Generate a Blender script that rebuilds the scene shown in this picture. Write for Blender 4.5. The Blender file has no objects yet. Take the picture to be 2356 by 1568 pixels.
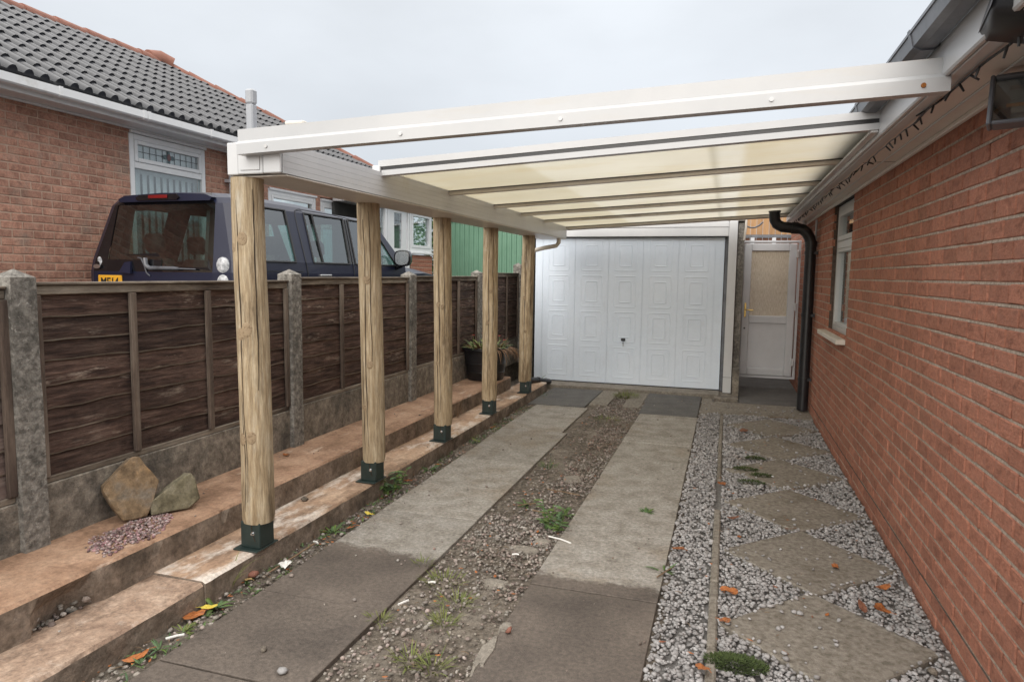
import bpy, bmesh, math, random
import numpy as np
from mathutils import Vector, Matrix, noise as mnoise
random.seed(7); RNG = np.random.default_rng(11)
R_ = math.radians
SC = bpy.context.scene
COL = SC.collection

# ------------------------------------------------------------------ camera
cam_d = bpy.data.cameras.new('camera'); cam = bpy.data.objects.new('camera', cam_d); COL.objects.link(cam)
SC.camera = cam
cam_d.sensor_width = 36.0; cam_d.lens = 36.0 * 1571 / 2356
cam_d.clip_start = 0.05; cam_d.clip_end = 600
CAMX = Vector((0.95372725, 0.30041571, 0.01243925))
CAMD = Vector((0.04115843, -0.08945981, -0.99513965))
CAMF = Vector((-0.29784277, 0.94960378, -0.0976849))
cam.matrix_world = Matrix(((CAMX.x, -CAMD.x, -CAMF.x, 0), (CAMX.y, -CAMD.y, -CAMF.y, 0), (CAMX.z, -CAMD.z, -CAMF.z, 1.472), (0, 0, 0, 1)))

# ------------------------------------------------------------------ sky, sun, exposure
W = bpy.data.worlds.new('World'); SC.world = W; W.use_nodes = True
wn = W.node_tree.nodes; wl = W.node_tree.links; wn.clear()
w_out = wn.new('ShaderNodeOutputWorld'); w_bg = wn.new('ShaderNodeBackground')
w_sky = wn.new('ShaderNodeTexSky'); w_sky.sky_type = 'NISHITA'; w_sky.sun_disc = False
SUN_EL, SUN_AZ = 21.0, 186.0
w_sky.sun_elevation = R_(SUN_EL); w_sky.sun_rotation = R_(SUN_AZ); w_sky.dust_density = 3.0
w_tc = wn.new('ShaderNodeTexCoord'); w_sep = wn.new('ShaderNodeSeparateXYZ'); wl.new(w_tc.outputs['Generated'], w_sep.inputs[0])
w_r = wn.new('ShaderNodeValToRGB')   # overcast: brighter overhead, as cloud cover is
w_r.color_ramp.elements[0].position = 0.0; w_r.color_ramp.elements[0].color = (0.405, 0.432, 0.468, 1)
w_r.color_ramp.elements[1].position = 1.0; w_r.color_ramp.elements[1].color = (1.95, 1.88, 1.80, 1)
e = w_r.color_ramp.elements.new(0.35); e.color = (0.503, 0.528, 0.558, 1)
wl.new(w_sep.outputs['Z'], w_r.inputs[0])
w_map = wn.new('ShaderNodeMapping'); w_map.inputs['Scale'].default_value = (1.1, 1.1, 2.6)
wl.new(w_tc.outputs['Generated'], w_map.inputs[0])
w_nz = wn.new('ShaderNodeTexNoise'); w_nz.inputs['Scale'].default_value = 1.5; w_nz.inputs['Detail'].default_value = 6
wl.new(w_map.outputs[0], w_nz.inputs['Vector'])
w_mr = wn.new('ShaderNodeMapRange'); w_mr.inputs['From Min'].default_value = 0.3; w_mr.inputs['From Max'].default_value = 0.7
w_mr.inputs['To Min'].default_value = 0.86; w_mr.inputs['To Max'].default_value = 1.13
wl.new(w_nz.outputs['Fac'], w_mr.inputs['Value'])
w_mul = wn.new('ShaderNodeVectorMath'); w_mul.operation = 'SCALE'
wl.new(w_r.outputs[0], w_mul.inputs[0]); wl.new(w_mr.outputs[0], w_mul.inputs['Scale'])
w_sk = wn.new('ShaderNodeVectorMath'); w_sk.operation = 'SCALE'; w_sk.inputs['Scale'].default_value = 0.06
wl.new(w_sky.outputs[0], w_sk.inputs[0])
w_mix = wn.new('ShaderNodeMix'); w_mix.data_type = 'RGBA'; w_mix.inputs[0].default_value = 0.93
wl.new(w_sk.outputs[0], w_mix.inputs[6]); wl.new(w_mul.outputs[0], w_mix.inputs[7])
wl.new(w_mix.outputs[2], w_bg.inputs[0]); w_bg.inputs[1].default_value = 1.0
wl.new(w_bg.outputs[0], w_out.inputs[0])

sun_d = bpy.data.lights.new('sun', 'SUN'); sun_d.energy = 1.5; sun_d.angle = R_(45); sun_d.color = (1.0, 0.945, 0.87)
sun = bpy.data.objects.new('sun', sun_d); COL.objects.link(sun)
a = R_(SUN_AZ); sd = Vector((math.sin(a) * math.cos(R_(SUN_EL)), math.cos(a) * math.cos(R_(SUN_EL)), math.sin(R_(SUN_EL))))
sun.rotation_euler = sd.to_track_quat('Z', 'Y').to_euler()
SC.view_settings.view_transform = 'Standard'; SC.view_settings.look = 'None'
SC.view_settings.exposure = 0.72; SC.view_settings.gamma = 1.0; SC.view_settings.use_curve_mapping = False
SC.render.engine = 'CYCLES'
SC.cycles.max_bounces = 10; SC.cycles.transparent_max_bounces = 16

# ------------------------------------------------------------------ materials
def mk(name, cols, scale=5, rough=.6, bump=0, bscale=60, stretch=(1, 1, 1), rnd=0, metal=0, coat=0, rvar=0,
       dirt=None, dirt2=None, spec=.5, detail=6, bdist=.01, hue=0, spk=0, sscale=55):
    m = bpy.data.materials.new(name); m.use_nodes = True; nt = m.node_tree; N = nt.nodes; L = nt.links
    b = N['Principled BSDF']
    g = N.new('ShaderNodeNewGeometry'); mp = N.new('ShaderNodeMapping'); mp.inputs['Scale'].default_value = stretch
    L.new(g.outputs['Position'], mp.inputs[0])
    nz = N.new('ShaderNodeTexNoise'); nz.inputs['Scale'].default_value = scale; nz.inputs['Detail'].default_value = detail
    nz.inputs['Roughness'].default_value = .62
    L.new(mp.outputs[0], nz.inputs['Vector'])
    cr = N.new('ShaderNodeValToRGB'); el = cr.color_ramp.elements
    n = len(cols)
    while len(el) < n: el.new(.5)
    for i, c in enumerate(cols):
        el[i].position = .35 + .30 * (i / max(1, n - 1)); el[i].color = (*c, 1)
    L.new(nz.outputs['Fac'], cr.inputs[0]); out = cr.outputs[0]
    for k, d in enumerate((dirt, dirt2)):
        if not d: continue
        dc, ds, lo, hi = d[:4]; st = d[4] if len(d) > 4 else (1, 1, 1)
        mp2 = N.new('ShaderNodeMapping'); mp2.inputs['Scale'].default_value = st; mp2.inputs['Location'].default_value = (3.7 + k * 5, 1.3, 7.1)
        L.new(g.outputs['Position'], mp2.inputs[0])
        n2 = N.new('ShaderNodeTexNoise'); n2.inputs['Scale'].default_value = ds; n2.inputs['Detail'].default_value = 8; n2.inputs['Roughness'].default_value = .7
        L.new(mp2.outputs[0], n2.inputs['Vector'])
        mr = N.new('ShaderNodeMapRange'); mr.inputs['From Min'].default_value = lo; mr.inputs['From Max'].default_value = hi
        L.new(n2.outputs['Fac'], mr.inputs['Value'])
        mx = N.new('ShaderNodeMix'); mx.data_type = 'RGBA'; L.new(mr.outputs[0], mx.inputs[0]); L.new(out, mx.inputs[6]); mx.inputs[7].default_value = (*dc, 1)
        out = mx.outputs[2]
    if spk:
        ns = N.new('ShaderNodeTexNoise'); ns.inputs['Scale'].default_value = sscale; ns.inputs['Detail'].default_value = 5; ns.inputs['Roughness'].default_value = .85
        L.new(mp.outputs[0], ns.inputs['Vector'])
        ms = N.new('ShaderNodeMapRange'); ms.inputs['From Min'].default_value = .34; ms.inputs['From Max'].default_value = .66; ms.inputs['To Min'].default_value = 1 - spk; ms.inputs['To Max'].default_value = 1 + spk * .8
        L.new(ns.outputs['Fac'], ms.inputs['Value'])
        vs = N.new('ShaderNodeVectorMath'); vs.operation = 'SCALE'; L.new(out, vs.inputs[0]); L.new(ms.outputs[0], vs.inputs['Scale']); out = vs.outputs[0]
    if rnd or hue:
        oi = N.new('ShaderNodeObjectInfo'); ad = N.new('ShaderNodeMath'); ad.operation = 'ADD'
        L.new(oi.outputs['Random'], ad.inputs[0]); L.new(g.outputs['Random Per Island'], ad.inputs[1])
        fr = N.new('ShaderNodeMath'); fr.operation = 'FRACT'; L.new(ad.outputs[0], fr.inputs[0])
        mr = N.new('ShaderNodeMapRange'); mr.inputs['To Min'].default_value = 1 - rnd; mr.inputs['To Max'].default_value = 1 + rnd
        L.new(fr.outputs[0], mr.inputs['Value'])
        hs = N.new('ShaderNodeHueSaturation'); L.new(out, hs.inputs['Color']); L.new(mr.outputs[0], hs.inputs['Value'])
        if hue:
            f7 = N.new('ShaderNodeMath'); f7.operation = 'MULTIPLY'; f7.inputs[1].default_value = 7.31; L.new(fr.outputs[0], f7.inputs[0])
            f8 = N.new('ShaderNodeMath'); f8.operation = 'FRACT'; L.new(f7.outputs[0], f8.inputs[0])
            m2 = N.new('ShaderNodeMapRange'); m2.inputs['To Min'].default_value = .5 - hue; m2.inputs['To Max'].default_value = .5 + hue
            L.new(f8.outputs[0], m2.inputs['Value']); L.new(m2.outputs[0], hs.inputs['Hue'])
            m3 = N.new('ShaderNodeMapRange'); m3.inputs['To Min'].default_value = 1.12; m3.inputs['To Max'].default_value = .72
            L.new(f8.outputs[0], m3.inputs['Value']); L.new(m3.outputs[0], hs.inputs['Saturation'])
        out = hs.outputs[0]
    L.new(out, b.inputs['Base Color'])
    b.inputs['Roughness'].default_value = rough; b.inputs['Metallic'].default_value = metal
    b.inputs['Coat Weight'].default_value = coat; b.inputs['Specular IOR Level'].default_value = spec
    if rvar:
        mr = N.new('ShaderNodeMapRange'); mr.inputs['To Min'].default_value = rough - rvar; mr.inputs['To Max'].default_value = rough + rvar
        L.new(nz.outputs['Fac'], mr.inputs['Value']); L.new(mr.outputs[0], b.inputs['Roughness'])
    if bump:
        nb = N.new('ShaderNodeTexNoise'); nb.inputs['Scale'].default_value = bscale; nb.inputs['Detail'].default_value = 8; nb.inputs['Roughness'].default_value = .65
        L.new(mp.outputs[0], nb.inputs['Vector'])
        bp = N.new('ShaderNodeBump'); bp.inputs['Strength'].default_value = bump; bp.inputs['Distance'].default_value = bdist
        L.new(nb.outputs['Fac'], bp.inputs['Height']); L.new(bp.outputs[0], b.inputs['Normal'])
    return m
MT = {}
def reg(k, *a, **kw): MT[k] = mk(k, *a, **kw); return MT[k]

reg('brick_red', [(.275, .108, .068), (.41, .17, .107), (.35, .15, .10)], scale=26, spk=0.20, sscale=48, rough=.88, bump=.9, bscale=90, stretch=(1, .6, 1), rnd=.14,
    dirt=((.30, .145, .09), 1.1, .55, .75), dirt2=((.62, .37, .25), 70, .62, .72))
reg('brick_brown', [(.33, .17, .12), (.46, .238, .168), (.52, .30, .215)], scale=14, spk=0.3, sscale=40, rough=.9, bump=.6, bscale=80, rnd=.15,
    dirt=((.32, .24, .19), 3.0, .52, .72))
reg('mortar', [(.36, .285, .225), (.46, .375, .305)], scale=30, spk=0.3, sscale=60, rough=.95, bump=.5, bscale=120, dirt=((.06, .045, .04), 6, .6, .75))
reg('mortar_dark', [(.07, .05, .04), (.13, .098, .08)], scale=30, rough=.97, bump=.4, bscale=120)
reg('mortar_pink', [(.46, .32, .24), (.54, .38, .29)], scale=30, rough=.95, bump=.4, bscale=120)
reg('white_upvc', [(.56, .57, .58), (.62, .625, .63)], scale=2, rough=.32, rvar=.06, dirt=((.50, .485, .445), 3, .56, .80), dirt2=((.40, .37, .32), 9, .66, .82, (1, .3, 1)))
reg('trim_white', [(.76, .77, .78), (.82, .825, .83)], scale=2, rough=.3, dirt=((.62, .61, .58), 4, .58, .8))
reg('white_alu', [(.47, .48, .49), (.53, .535, .54)], scale=2, rough=.35, dirt=((.50, .48, .44), 4, .56, .80, (.4, .4, 3)), dirt2=((.3, .27, .22), 24, .70, .80))
reg('aged_upvc', [(.62, .57, .50), (.72, .68, .62)], scale=3, rough=.4, dirt=((.42, .36, .29), 6, .56, .8))
reg('soffit_upvc', [(.72, .66, .61), (.78, .73, .68)], scale=3, rough=.45, dirt=((.55, .48, .42), 5, .58, .8))
reg('grey_upvc', [(.54, .55, .57), (.60, .61, .63)], scale=3, rough=.35)
reg('pale_grey', [(.33, .345, .37), (.38, .395, .42)], scale=4, rough=.4)
reg('black_plastic', [(.010, .010, .012), (.022, .022, .025)], scale=8, rough=.38, rvar=.1, bump=.05, bscale=200, dirt=((.09, .085, .08), 12, .66, .8))
reg('gutter_grey', [(.09, .095, .11), (.13, .135, .15)], scale=5, rough=.35, dirt=((.035, .034, .036), 5, .5, .75))
reg('dark_metal', [(.02, .02, .02), (.05, .05, .05)], scale=20, rough=.5)
reg('garage_white', [(.70, .79, .90), (.75, .83, .93)], scale=1.2, spk=0.03, sscale=9, rough=.45, dirt=((.63, .69, .77), 7, .58, .85, (1, 1, .3)), dirt2=((.4, .38, .33), 40, .76, .82))
reg('log_pine', [(.29, .21, .122), (.42, .325, .205), (.54, .445, .31)], scale=12, spk=0.3, sscale=20, rough=.82, bump=.55, bscale=26, stretch=(5, 5, .40), rnd=.13,
    dirt=((.17, .12, .07), 3.0, .53, .66, (3.0, 3.0, .5)), dirt2=((.52, .46, .36), 3.5, .56, .72, (3.5, 3.5, .8)))
reg('knot', [(.17, .115, .065), (.34, .255, .16), (.24, .17, .10)], scale=70, rough=.8, bump=.4, bscale=120)
reg('crack', [(.03, .02, .012), (.05, .032, .02)], scale=20, rough=.95)
reg('green_steel', [(.014, .026, .024), (.024, .04, .036)], scale=15, rough=.45, bump=.1, bscale=150, dirt=((.07, .06, .045), 14, .64, .78))
reg('fence_wood', [(.032, .018, .014), (.076, .044, .034), (.135, .088, .069)], scale=24, spk=0.5, sscale=40, rough=.92, bump=.9, bscale=40, stretch=(1, .16, 1.6), rnd=.32,
    dirt=((.30, .245, .20), 9, .585, .68, (1, .30, 1.5)), dirt2=((.15, .096, .076), 1.8, .52, .72))
reg('fence_wood_pale', [(.10, .07, .06), (.16, .115, .10), (.24, .19, .165)], scale=10, spk=0.4, sscale=22, rough=.9, bump=.7, bscale=30, stretch=(1, .09, 1.6), rnd=.2)
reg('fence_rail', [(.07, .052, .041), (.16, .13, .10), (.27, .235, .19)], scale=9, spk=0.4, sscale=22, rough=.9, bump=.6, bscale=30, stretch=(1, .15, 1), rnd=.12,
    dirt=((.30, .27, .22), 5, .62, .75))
reg('batten_wood', [(.055, .038, .03), (.12, .09, .07), (.22, .18, .145)], scale=9, spk=0.4, sscale=22, rough=.9, bump=.6, bscale=30, stretch=(1, 1, .12), rnd=.2)
reg('conc_post', [(.115, .106, .093), (.225, .21, .187), (.33, .312, .278)], scale=34, spk=0.32, sscale=45, rough=.95, bump=1.0, bscale=60,
    dirt=((.085, .08, .07), 5, .50, .70), dirt2=((.46, .44, .40), 42, .60, .70))
reg('gravel_board', [(.14, .122, .10), (.225, .197, .163), (.31, .277, .228)], scale=14, spk=0.42, sscale=40, rough=.95, bump=.7, bscale=60,
    dirt=((.075, .071, .064), 2.6, .5, .68), dirt2=((.42, .385, .33), 30, .66, .74))
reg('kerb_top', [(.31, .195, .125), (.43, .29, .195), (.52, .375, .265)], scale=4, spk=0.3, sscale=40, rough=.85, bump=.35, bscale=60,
    dirt=((.17, .11, .072), 3.4, .50, .66, (1, .45, 1)), dirt2=((.68, .61, .54), 2.6, .49, .60, (1.5, .6, 1)))
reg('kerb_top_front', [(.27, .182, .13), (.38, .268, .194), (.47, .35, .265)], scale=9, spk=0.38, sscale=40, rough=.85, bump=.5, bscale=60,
    dirt=((.16, .105, .072), 4.5, .52, .66, (1, .6, 1)), dirt2=((.52, .43, .36), 6, .56, .68))
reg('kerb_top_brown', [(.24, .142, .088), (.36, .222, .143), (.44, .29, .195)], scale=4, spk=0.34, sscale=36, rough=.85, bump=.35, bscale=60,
    dirt=((.20, .115, .068), 3.2, .50, .68, (1, .5, 1)), dirt2=((.52, .40, .31), 5.0, .58, .68, (2.5, .6, 1)))
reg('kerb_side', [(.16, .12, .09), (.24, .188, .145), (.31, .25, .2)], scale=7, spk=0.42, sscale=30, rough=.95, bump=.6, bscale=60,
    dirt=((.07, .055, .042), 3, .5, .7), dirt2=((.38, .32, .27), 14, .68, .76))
reg('dark_slab', [(.095, .092, .088), (.135, .13, .123)], scale=6, spk=0.3, sscale=60, rough=.9, bump=.4, bscale=120, dirt=((.12, .11, .09), 3, .58, .8))
reg('stone_slab', [(.15, .13, .104), (.23, .204, .168), (.285, .26, .222)], scale=38, spk=0.2, sscale=50, rough=.95, bump=.6, bscale=140, rnd=.06,
    dirt=((.11, .09, .062), 2.6, .52, .75), dirt2=((.40, .38, .34), 60, .66, .74))
reg('soil', [(.065, .052, .039), (.13, .107, .083), (.20, .17, .138)], scale=30, spk=0.5, sscale=40, rough=.97, bump=.9, bscale=90, dirt=((.235, .205, .168), 3, .50, .66))
reg('gravel_bed', [(.13, .122, .115), (.23, .22, .21)], scale=40, rough=.97, bump=.9, bscale=120)
reg('gravel', [(.22, .207, .20), (.31, .297, .29), (.40, .39, .385)], scale=14, rough=.85, bump=.3, bscale=150, rnd=.21, hue=.012,
    dirt=((.17, .115, .075), .9, .60, .78))
reg('gravel_brown', [(.15, .124, .102), (.25, .214, .184), (.35, .315, .285)], scale=14, rough=.9, bump=.3, bscale=150, rnd=.4, hue=.03,
    dirt=((.15, .10, .065), 1.6, .5, .7))
reg('pebble_red', [(.16, .09, .085), (.26, .16, .15), (.40, .34, .33)], scale=60, rough=.8, rnd=.6, hue=.03)
reg('cement_patch', [(.20, .177, .147), (.29, .262, .222)], scale=12, spk=0.35, sscale=40, rough=.95, bump=.7, bscale=60)
reg('tarmac', [(.04, .04, .042), (.065, .065, .065)], scale=50, rough=.9, bump=.5, bscale=150)
reg('rock_brown', [(.12, .08, .045), (.24, .165, .095), (.20, .165, .125)], scale=9, spk=0.4, sscale=30, rough=.9, bump=.9, bscale=25, dirt=((.33, .21, .105), 7, .55, .7))
reg('rock_olive', [(.10, .085, .05), (.17, .15, .095), (.22, .195, .135)], scale=12, spk=0.4, sscale=35, rough=.9, bump=.7, bscale=35)
reg('roof_tile', [(.020, .022, .027), (.034, .036, .043)], scale=20, spk=0.25, sscale=30, rough=.30, spec=.6, rvar=.05, bump=.12, bscale=150, rnd=.10, dirt=((.028, .027, .028), 8, .55, .75))
reg('terracotta', [(.20, .082, .056), (.27, .12, .085)], scale=8, rough=.8, bump=.25, bscale=80, rnd=.1, dirt=((.20, .10, .075), 5, .55, .75))
reg('dark_inside', [(.012, .012, .013), (.02, .02, .02)], scale=5, rough=.9)
reg('room_inside', [(.07, .068, .065), (.10, .10, .095)], scale=3, rough=.9)
reg('blind_white', [(.66, .69, .70), (.76, .78, .79)], scale=3, rough=.8)
reg('lead', [(.06, .065, .07), (.09, .09, .095)], scale=10, rough=.5)
reg('stained_red', [(.10, .03, .035), (.13, .045, .04)], scale=10, rough=.3)
reg('stained_teal', [(.05, .095, .105), (.07, .12, .13)], scale=10, rough=.3)
reg('green_metal', [(.115, .235, .155), (.145, .28, .19)], scale=2, rough=.55, dirt=((.10, .17, .12), 6, .58, .8, (3, 3, .5)), dirt2=((.20, .29, .22), 25, .68, .78))
reg('car_paint', [(.008, .010, .028), (.010, .013, .034)], scale=2, rough=.38, metal=.0, coat=.15, bump=.06, bscale=500, spec=.32)
reg('black_gloss', [(.006, .006, .008), (.010, .010, .012)], scale=3, rough=.16)
reg('car_trim', [(.012, .012, .013), (.02, .02, .021)], scale=10, rough=.5)
reg('seat', [(.035, .034, .034), (.06, .058, .055)], scale=10, rough=.85)
reg('red_lens', [(.13, .008, .009), (.19, .012, .012)], scale=5, rough=.15)
reg('clear_lens', [(.22, .23, .24), (.62, .63, .65)], scale=38, rough=.12)
reg('plate_yellow', [(.72, .36, .025), (.78, .40, .03)], scale=4, rough=.4)
reg('plate_black', [(.008, .008, .008), (.012, .012, .012)], scale=4, rough=.5)
reg('chrome', [(.45, .46, .47), (.55, .56, .57)], scale=4, rough=.2, metal=.9)
reg('brass', [(.40, .27, .08), (.50, .35, .12)], scale=10, rough=.3, metal=.9)
reg('wood_orange', [(.30, .165, .075), (.42, .25, .12)], scale=6, rough=.75, bump=.3, bscale=40, stretch=(3, 3, .3), rnd=.15)
reg('wood_dark', [(.09, .032, .014), (.15, .058, .025)], scale=6, rough=.75, bump=.3, bscale=40, stretch=(3, 3, .3), rnd=.15)
reg('frost_glass', [(.42, .345, .245), (.54, .465, .36), (.64, .575, .48)], scale=22, rough=.12, bump=.35, bscale=30, stretch=(6, 1, .8),
    dirt=((.38, .30, .20), 1.6, .48, .7, (.5, .5, 1.2)))
reg('leaf_green', [(.045, .095, .022), (.085, .15, .035)], scale=20, rough=.6, rnd=.3, hue=.03)
reg('leaf_grass', [(.10, .13, .03), (.16, .17, .045)], scale=20, rough=.7, rnd=.3)
reg('leaf_pot', [(.13, .19, .06), (.22, .28, .10)], scale=30, rough=.65, rnd=.35, hue=.03)
reg('leaf_dry', [(.14, .075, .04), (.22, .13, .07)], scale=30, rough=.8, rnd=.3)
reg('leaf_orange', [(.27, .075, .02), (.38, .135, .035), (.17, .05, .02)], scale=40, rough=.6, rnd=.25)
reg('leaf_yellow', [(.55, .42, .05), (.62, .50, .08)], scale=40, rough=.6)
reg('leaf_brown', [(.12, .045, .025), (.18, .07, .035)], scale=40, rough=.7)
reg('moss', [(.03, .048, .012), (.06, .085, .022)], scale=60, rough=.95, rnd=.3)
reg('tree_leaf', [(.035, .08, .018), (.075, .135, .032)], scale=6, rough=.6, rnd=.35, hue=.02)
reg('bark', [(.06, .045, .03), (.11, .085, .06)], scale=15, rough=.95, bump=.6)
reg('twig', [(.15, .095, .055), (.22, .15, .09)], scale=30, rough=.9)
reg('paper_white', [(.68, .67, .64), (.75, .74, .71)], scale=30, rough=.8)
reg('flower_orange', [(.55, .16, .02), (.65, .28, .03)], scale=40, rough=.6)
reg('flower_red', [(.38, .04, .03), (.5, .07, .05)], scale=40, rough=.6)
reg('rust', [(.35, .13, .02), (.2, .07, .02)], scale=200, rough=.9)
reg('chip_yellow', [(.4, .27, .1), (.5, .38, .2)], scale=40, rough=.8, rnd=.4)

def glass_mat(name, tint, tr, rough=.03):
    m = bpy.data.materials.new(name); m.use_nodes = True; N = m.node_tree.nodes; L = m.node_tree.links
    N.clear(); o = N.new('ShaderNodeOutputMaterial'); mx = N.new('ShaderNodeMixShader')
    t = N.new('ShaderNodeBsdfTransparent'); t.inputs[0].default_value = (*tint, 1)
    g = N.new('ShaderNodeBsdfGlossy'); g.inputs['Roughness'].default_value = rough
    g.inputs[0].default_value = (.9, .93, .95, 1)
    ge = N.new('ShaderNodeNewGeometry'); dt = N.new('ShaderNodeVectorMath'); dt.operation = 'DOT_PRODUCT'; L.new(ge.outputs['Incoming'], dt.inputs[0]); L.new(ge.outputs['Normal'], dt.inputs[1])
    ab = N.new('ShaderNodeMath'); ab.operation = 'ABSOLUTE'; L.new(dt.outputs['Value'], ab.inputs[0])   # Schlick, the same from either side of the pane
    iv = N.new('ShaderNodeMath'); iv.operation = 'SUBTRACT'; iv.inputs[0].default_value = 1; L.new(ab.outputs[0], iv.inputs[1])
    pw = N.new('ShaderNodeMath'); pw.operation = 'POWER'; pw.inputs[1].default_value = 4; L.new(iv.outputs[0], pw.inputs[0])
    mr = N.new('ShaderNodeMapRange'); mr.inputs['To Min'].default_value = 1 - tr; mr.inputs['To Max'].default_value = 1.0
    L.new(pw.outputs[0], mr.inputs['Value']); L.new(mr.outputs[0], mx.inputs[0])
    L.new(t.outputs[0], mx.inputs[1]); L.new(g.outputs[0], mx.inputs[2]); L.new(mx.outputs[0], o.inputs[0])
    MT[name] = m
glass_mat('car_glass', (.42, .58, .55), .84)
glass_mat('car_glass_dark', (.42, .56, .53), .84)
glass_mat('window_glass', (.88, .92, .92), .88)

# translucent yellowed roof sheet
def poly_mat():
    m = MT['polycarb'] = mk('polycarb', [(.70, .69, .65), (.74, .735, .705)], scale=1.3, rough=.35, dirt=((.68, .64, .545), 1.6, .50, .78, (1, 2.5, 1)), dirt2=((.54, .48, .38), 2.2, .68, .85, (.6, 5, 1)))
    N = m.node_tree.nodes; L = m.node_tree.links; b = N['Principled BSDF']; o = N['Material Output']
    src = b.inputs['Base Color'].links[0].from_socket
    # an older, yellower length of sheet towards the posts and a lapped joint towards the house
    g = N.new('ShaderNodeNewGeometry'); sx = N.new('ShaderNodeSeparateXYZ'); L.new(g.outputs['Position'], sx.inputs[0])
    r = N.new('ShaderNodeValToRGB'); r.color_ramp.interpolation = 'LINEAR'
    mr = N.new('ShaderNodeMapRange'); mr.inputs['From Min'].default_value = -2.1; mr.inputs['From Max'].default_value = .7
    L.new(sx.outputs['X'], mr.inputs['Value']); L.new(mr.outputs[0], r.inputs[0])
    el = r.color_ramp.elements
    pts = [(0, (.91, .88, .80)), (.33, (.91, .88, .80)), (.345, (.98, .965, .92)), (.70, (1, .98, .94)), (.71, (.84, .82, .77)), (.725, (1, .99, .97)), (.765, (1, .99, .97)), (.78, (.94, .90, .82)), (1, (.98, .96, .93))]
    while len(el) < len(pts): el.new(.5)
    for i, (p, c) in enumerate(pts): el[i].position = p; el[i].color = (*c, 1)
    mx = N.new('ShaderNodeMix'); mx.data_type = 'RGBA'; mx.blend_type = 'MULTIPLY'; mx.inputs[0].default_value = 1
    L.new(src, mx.inputs[6]); L.new(r.outputs[0], mx.inputs[7]); L.new(mx.outputs[2], b.inputs['Base Color'])
    tl = N.new('ShaderNodeBsdfTranslucent'); L.new(mx.outputs[2], tl.inputs[0])
    ms = N.new('ShaderNodeMixShader'); ms.inputs[0].default_value = .82
    L.new(b.outputs[0], ms.inputs[1]); L.new(tl.outputs[0], ms.inputs[2]); L.new(ms.outputs[0], o.inputs[0])
poly_mat()

# driveway concrete: dry under the carport, rain-wet in front of it
def slab_mat():
    m = MT['concrete_slab'] = mk('concrete_slab', [(.215, .195, .166), (.285, .264, .232), (.33, .31, .28)], scale=7, rough=.92, bump=.55, bscale=150, rnd=.07,
        dirt=((.22, .178, .13), 1.1, .50, .68), dirt2=((.46, .44, .40), 70, .66, .76))
    N = m.node_tree.nodes; L = m.node_tree.links; b = N['Principled BSDF']; src = b.inputs['Base Color'].links[0].from_socket
    g = N.new('ShaderNodeNewGeometry'); sx = N.new('ShaderNodeSeparateXYZ'); L.new(g.outputs['Position'], sx.inputs[0])
    nz = N.new('ShaderNodeTexNoise'); nz.inputs['Scale'].default_value = 5; nz.inputs['Detail'].default_value = 12; nz.inputs['Roughness'].default_value = .82
    L.new(g.outputs['Position'], nz.inputs['Vector'])
    ad = N.new('ShaderNodeMath'); ad.operation = 'MULTIPLY_ADD'; ad.inputs[1].default_value = -.55; L.new(nz.outputs['Fac'], ad.inputs[0]); L.new(sx.outputs['Y'], ad.inputs[2])
    mr = N.new('ShaderNodeMapRange'); mr.inputs['From Min'].default_value = 2.84; mr.inputs['From Max'].default_value = 2.90
    L.new(ad.outputs[0], mr.inputs['Value'])
    n2 = N.new('ShaderNodeTexNoise'); n2.inputs['Scale'].default_value = 2.5; n2.inputs['Detail'].default_value = 7; L.new(g.outputs['Position'], n2.inputs['Vector'])
    r2 = N.new('ShaderNodeValToRGB'); r2.color_ramp.elements[0].position = .3; r2.color_ramp.elements[0].color = (.074, .060, .050, 1)
    r2.color_ramp.elements[1].position = .72; r2.color_ramp.elements[1].color = (.158, .130, .107, 1)
    L.new(n2.outputs['Fac'], r2.inputs[0])
    n3 = N.new('ShaderNodeTexNoise'); n3.inputs['Scale'].default_value = 48; n3.inputs['Detail'].default_value = 6; n3.inputs['Roughness'].default_value = .8; L.new(g.outputs['Position'], n3.inputs['Vector'])
    m3 = N.new('ShaderNodeMapRange'); m3.inputs['From Min'].default_value = .3; m3.inputs['From Max'].default_value = .7; m3.inputs['To Min'].default_value = .52; m3.inputs['To Max'].default_value = 1.55
    L.new(n3.outputs['Fac'], m3.inputs['Value'])
    mx = N.new('ShaderNodeMix'); mx.data_type = 'RGBA'; L.new(mr.outputs[0], mx.inputs[0]); L.new(r2.outputs[0], mx.inputs[6]); L.new(src, mx.inputs[7])
    vs = N.new('ShaderNodeVectorMath'); vs.operation = 'SCALE'; L.new(mx.outputs[2], vs.inputs[0]); L.new(m3.outputs[0], vs.inputs['Scale'])
    L.new(vs.outputs[0], b.inputs['Base Color'])
    mr2 = N.new('ShaderNodeMapRange'); mr2.inputs['To Min'].default_value = .62; mr2.inputs['To Max'].default_value = .93
    L.new(mr.outputs[0], mr2.inputs['Value']); L.new(mr2.outputs[0], b.inputs['Roughness'])
slab_mat()

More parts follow.
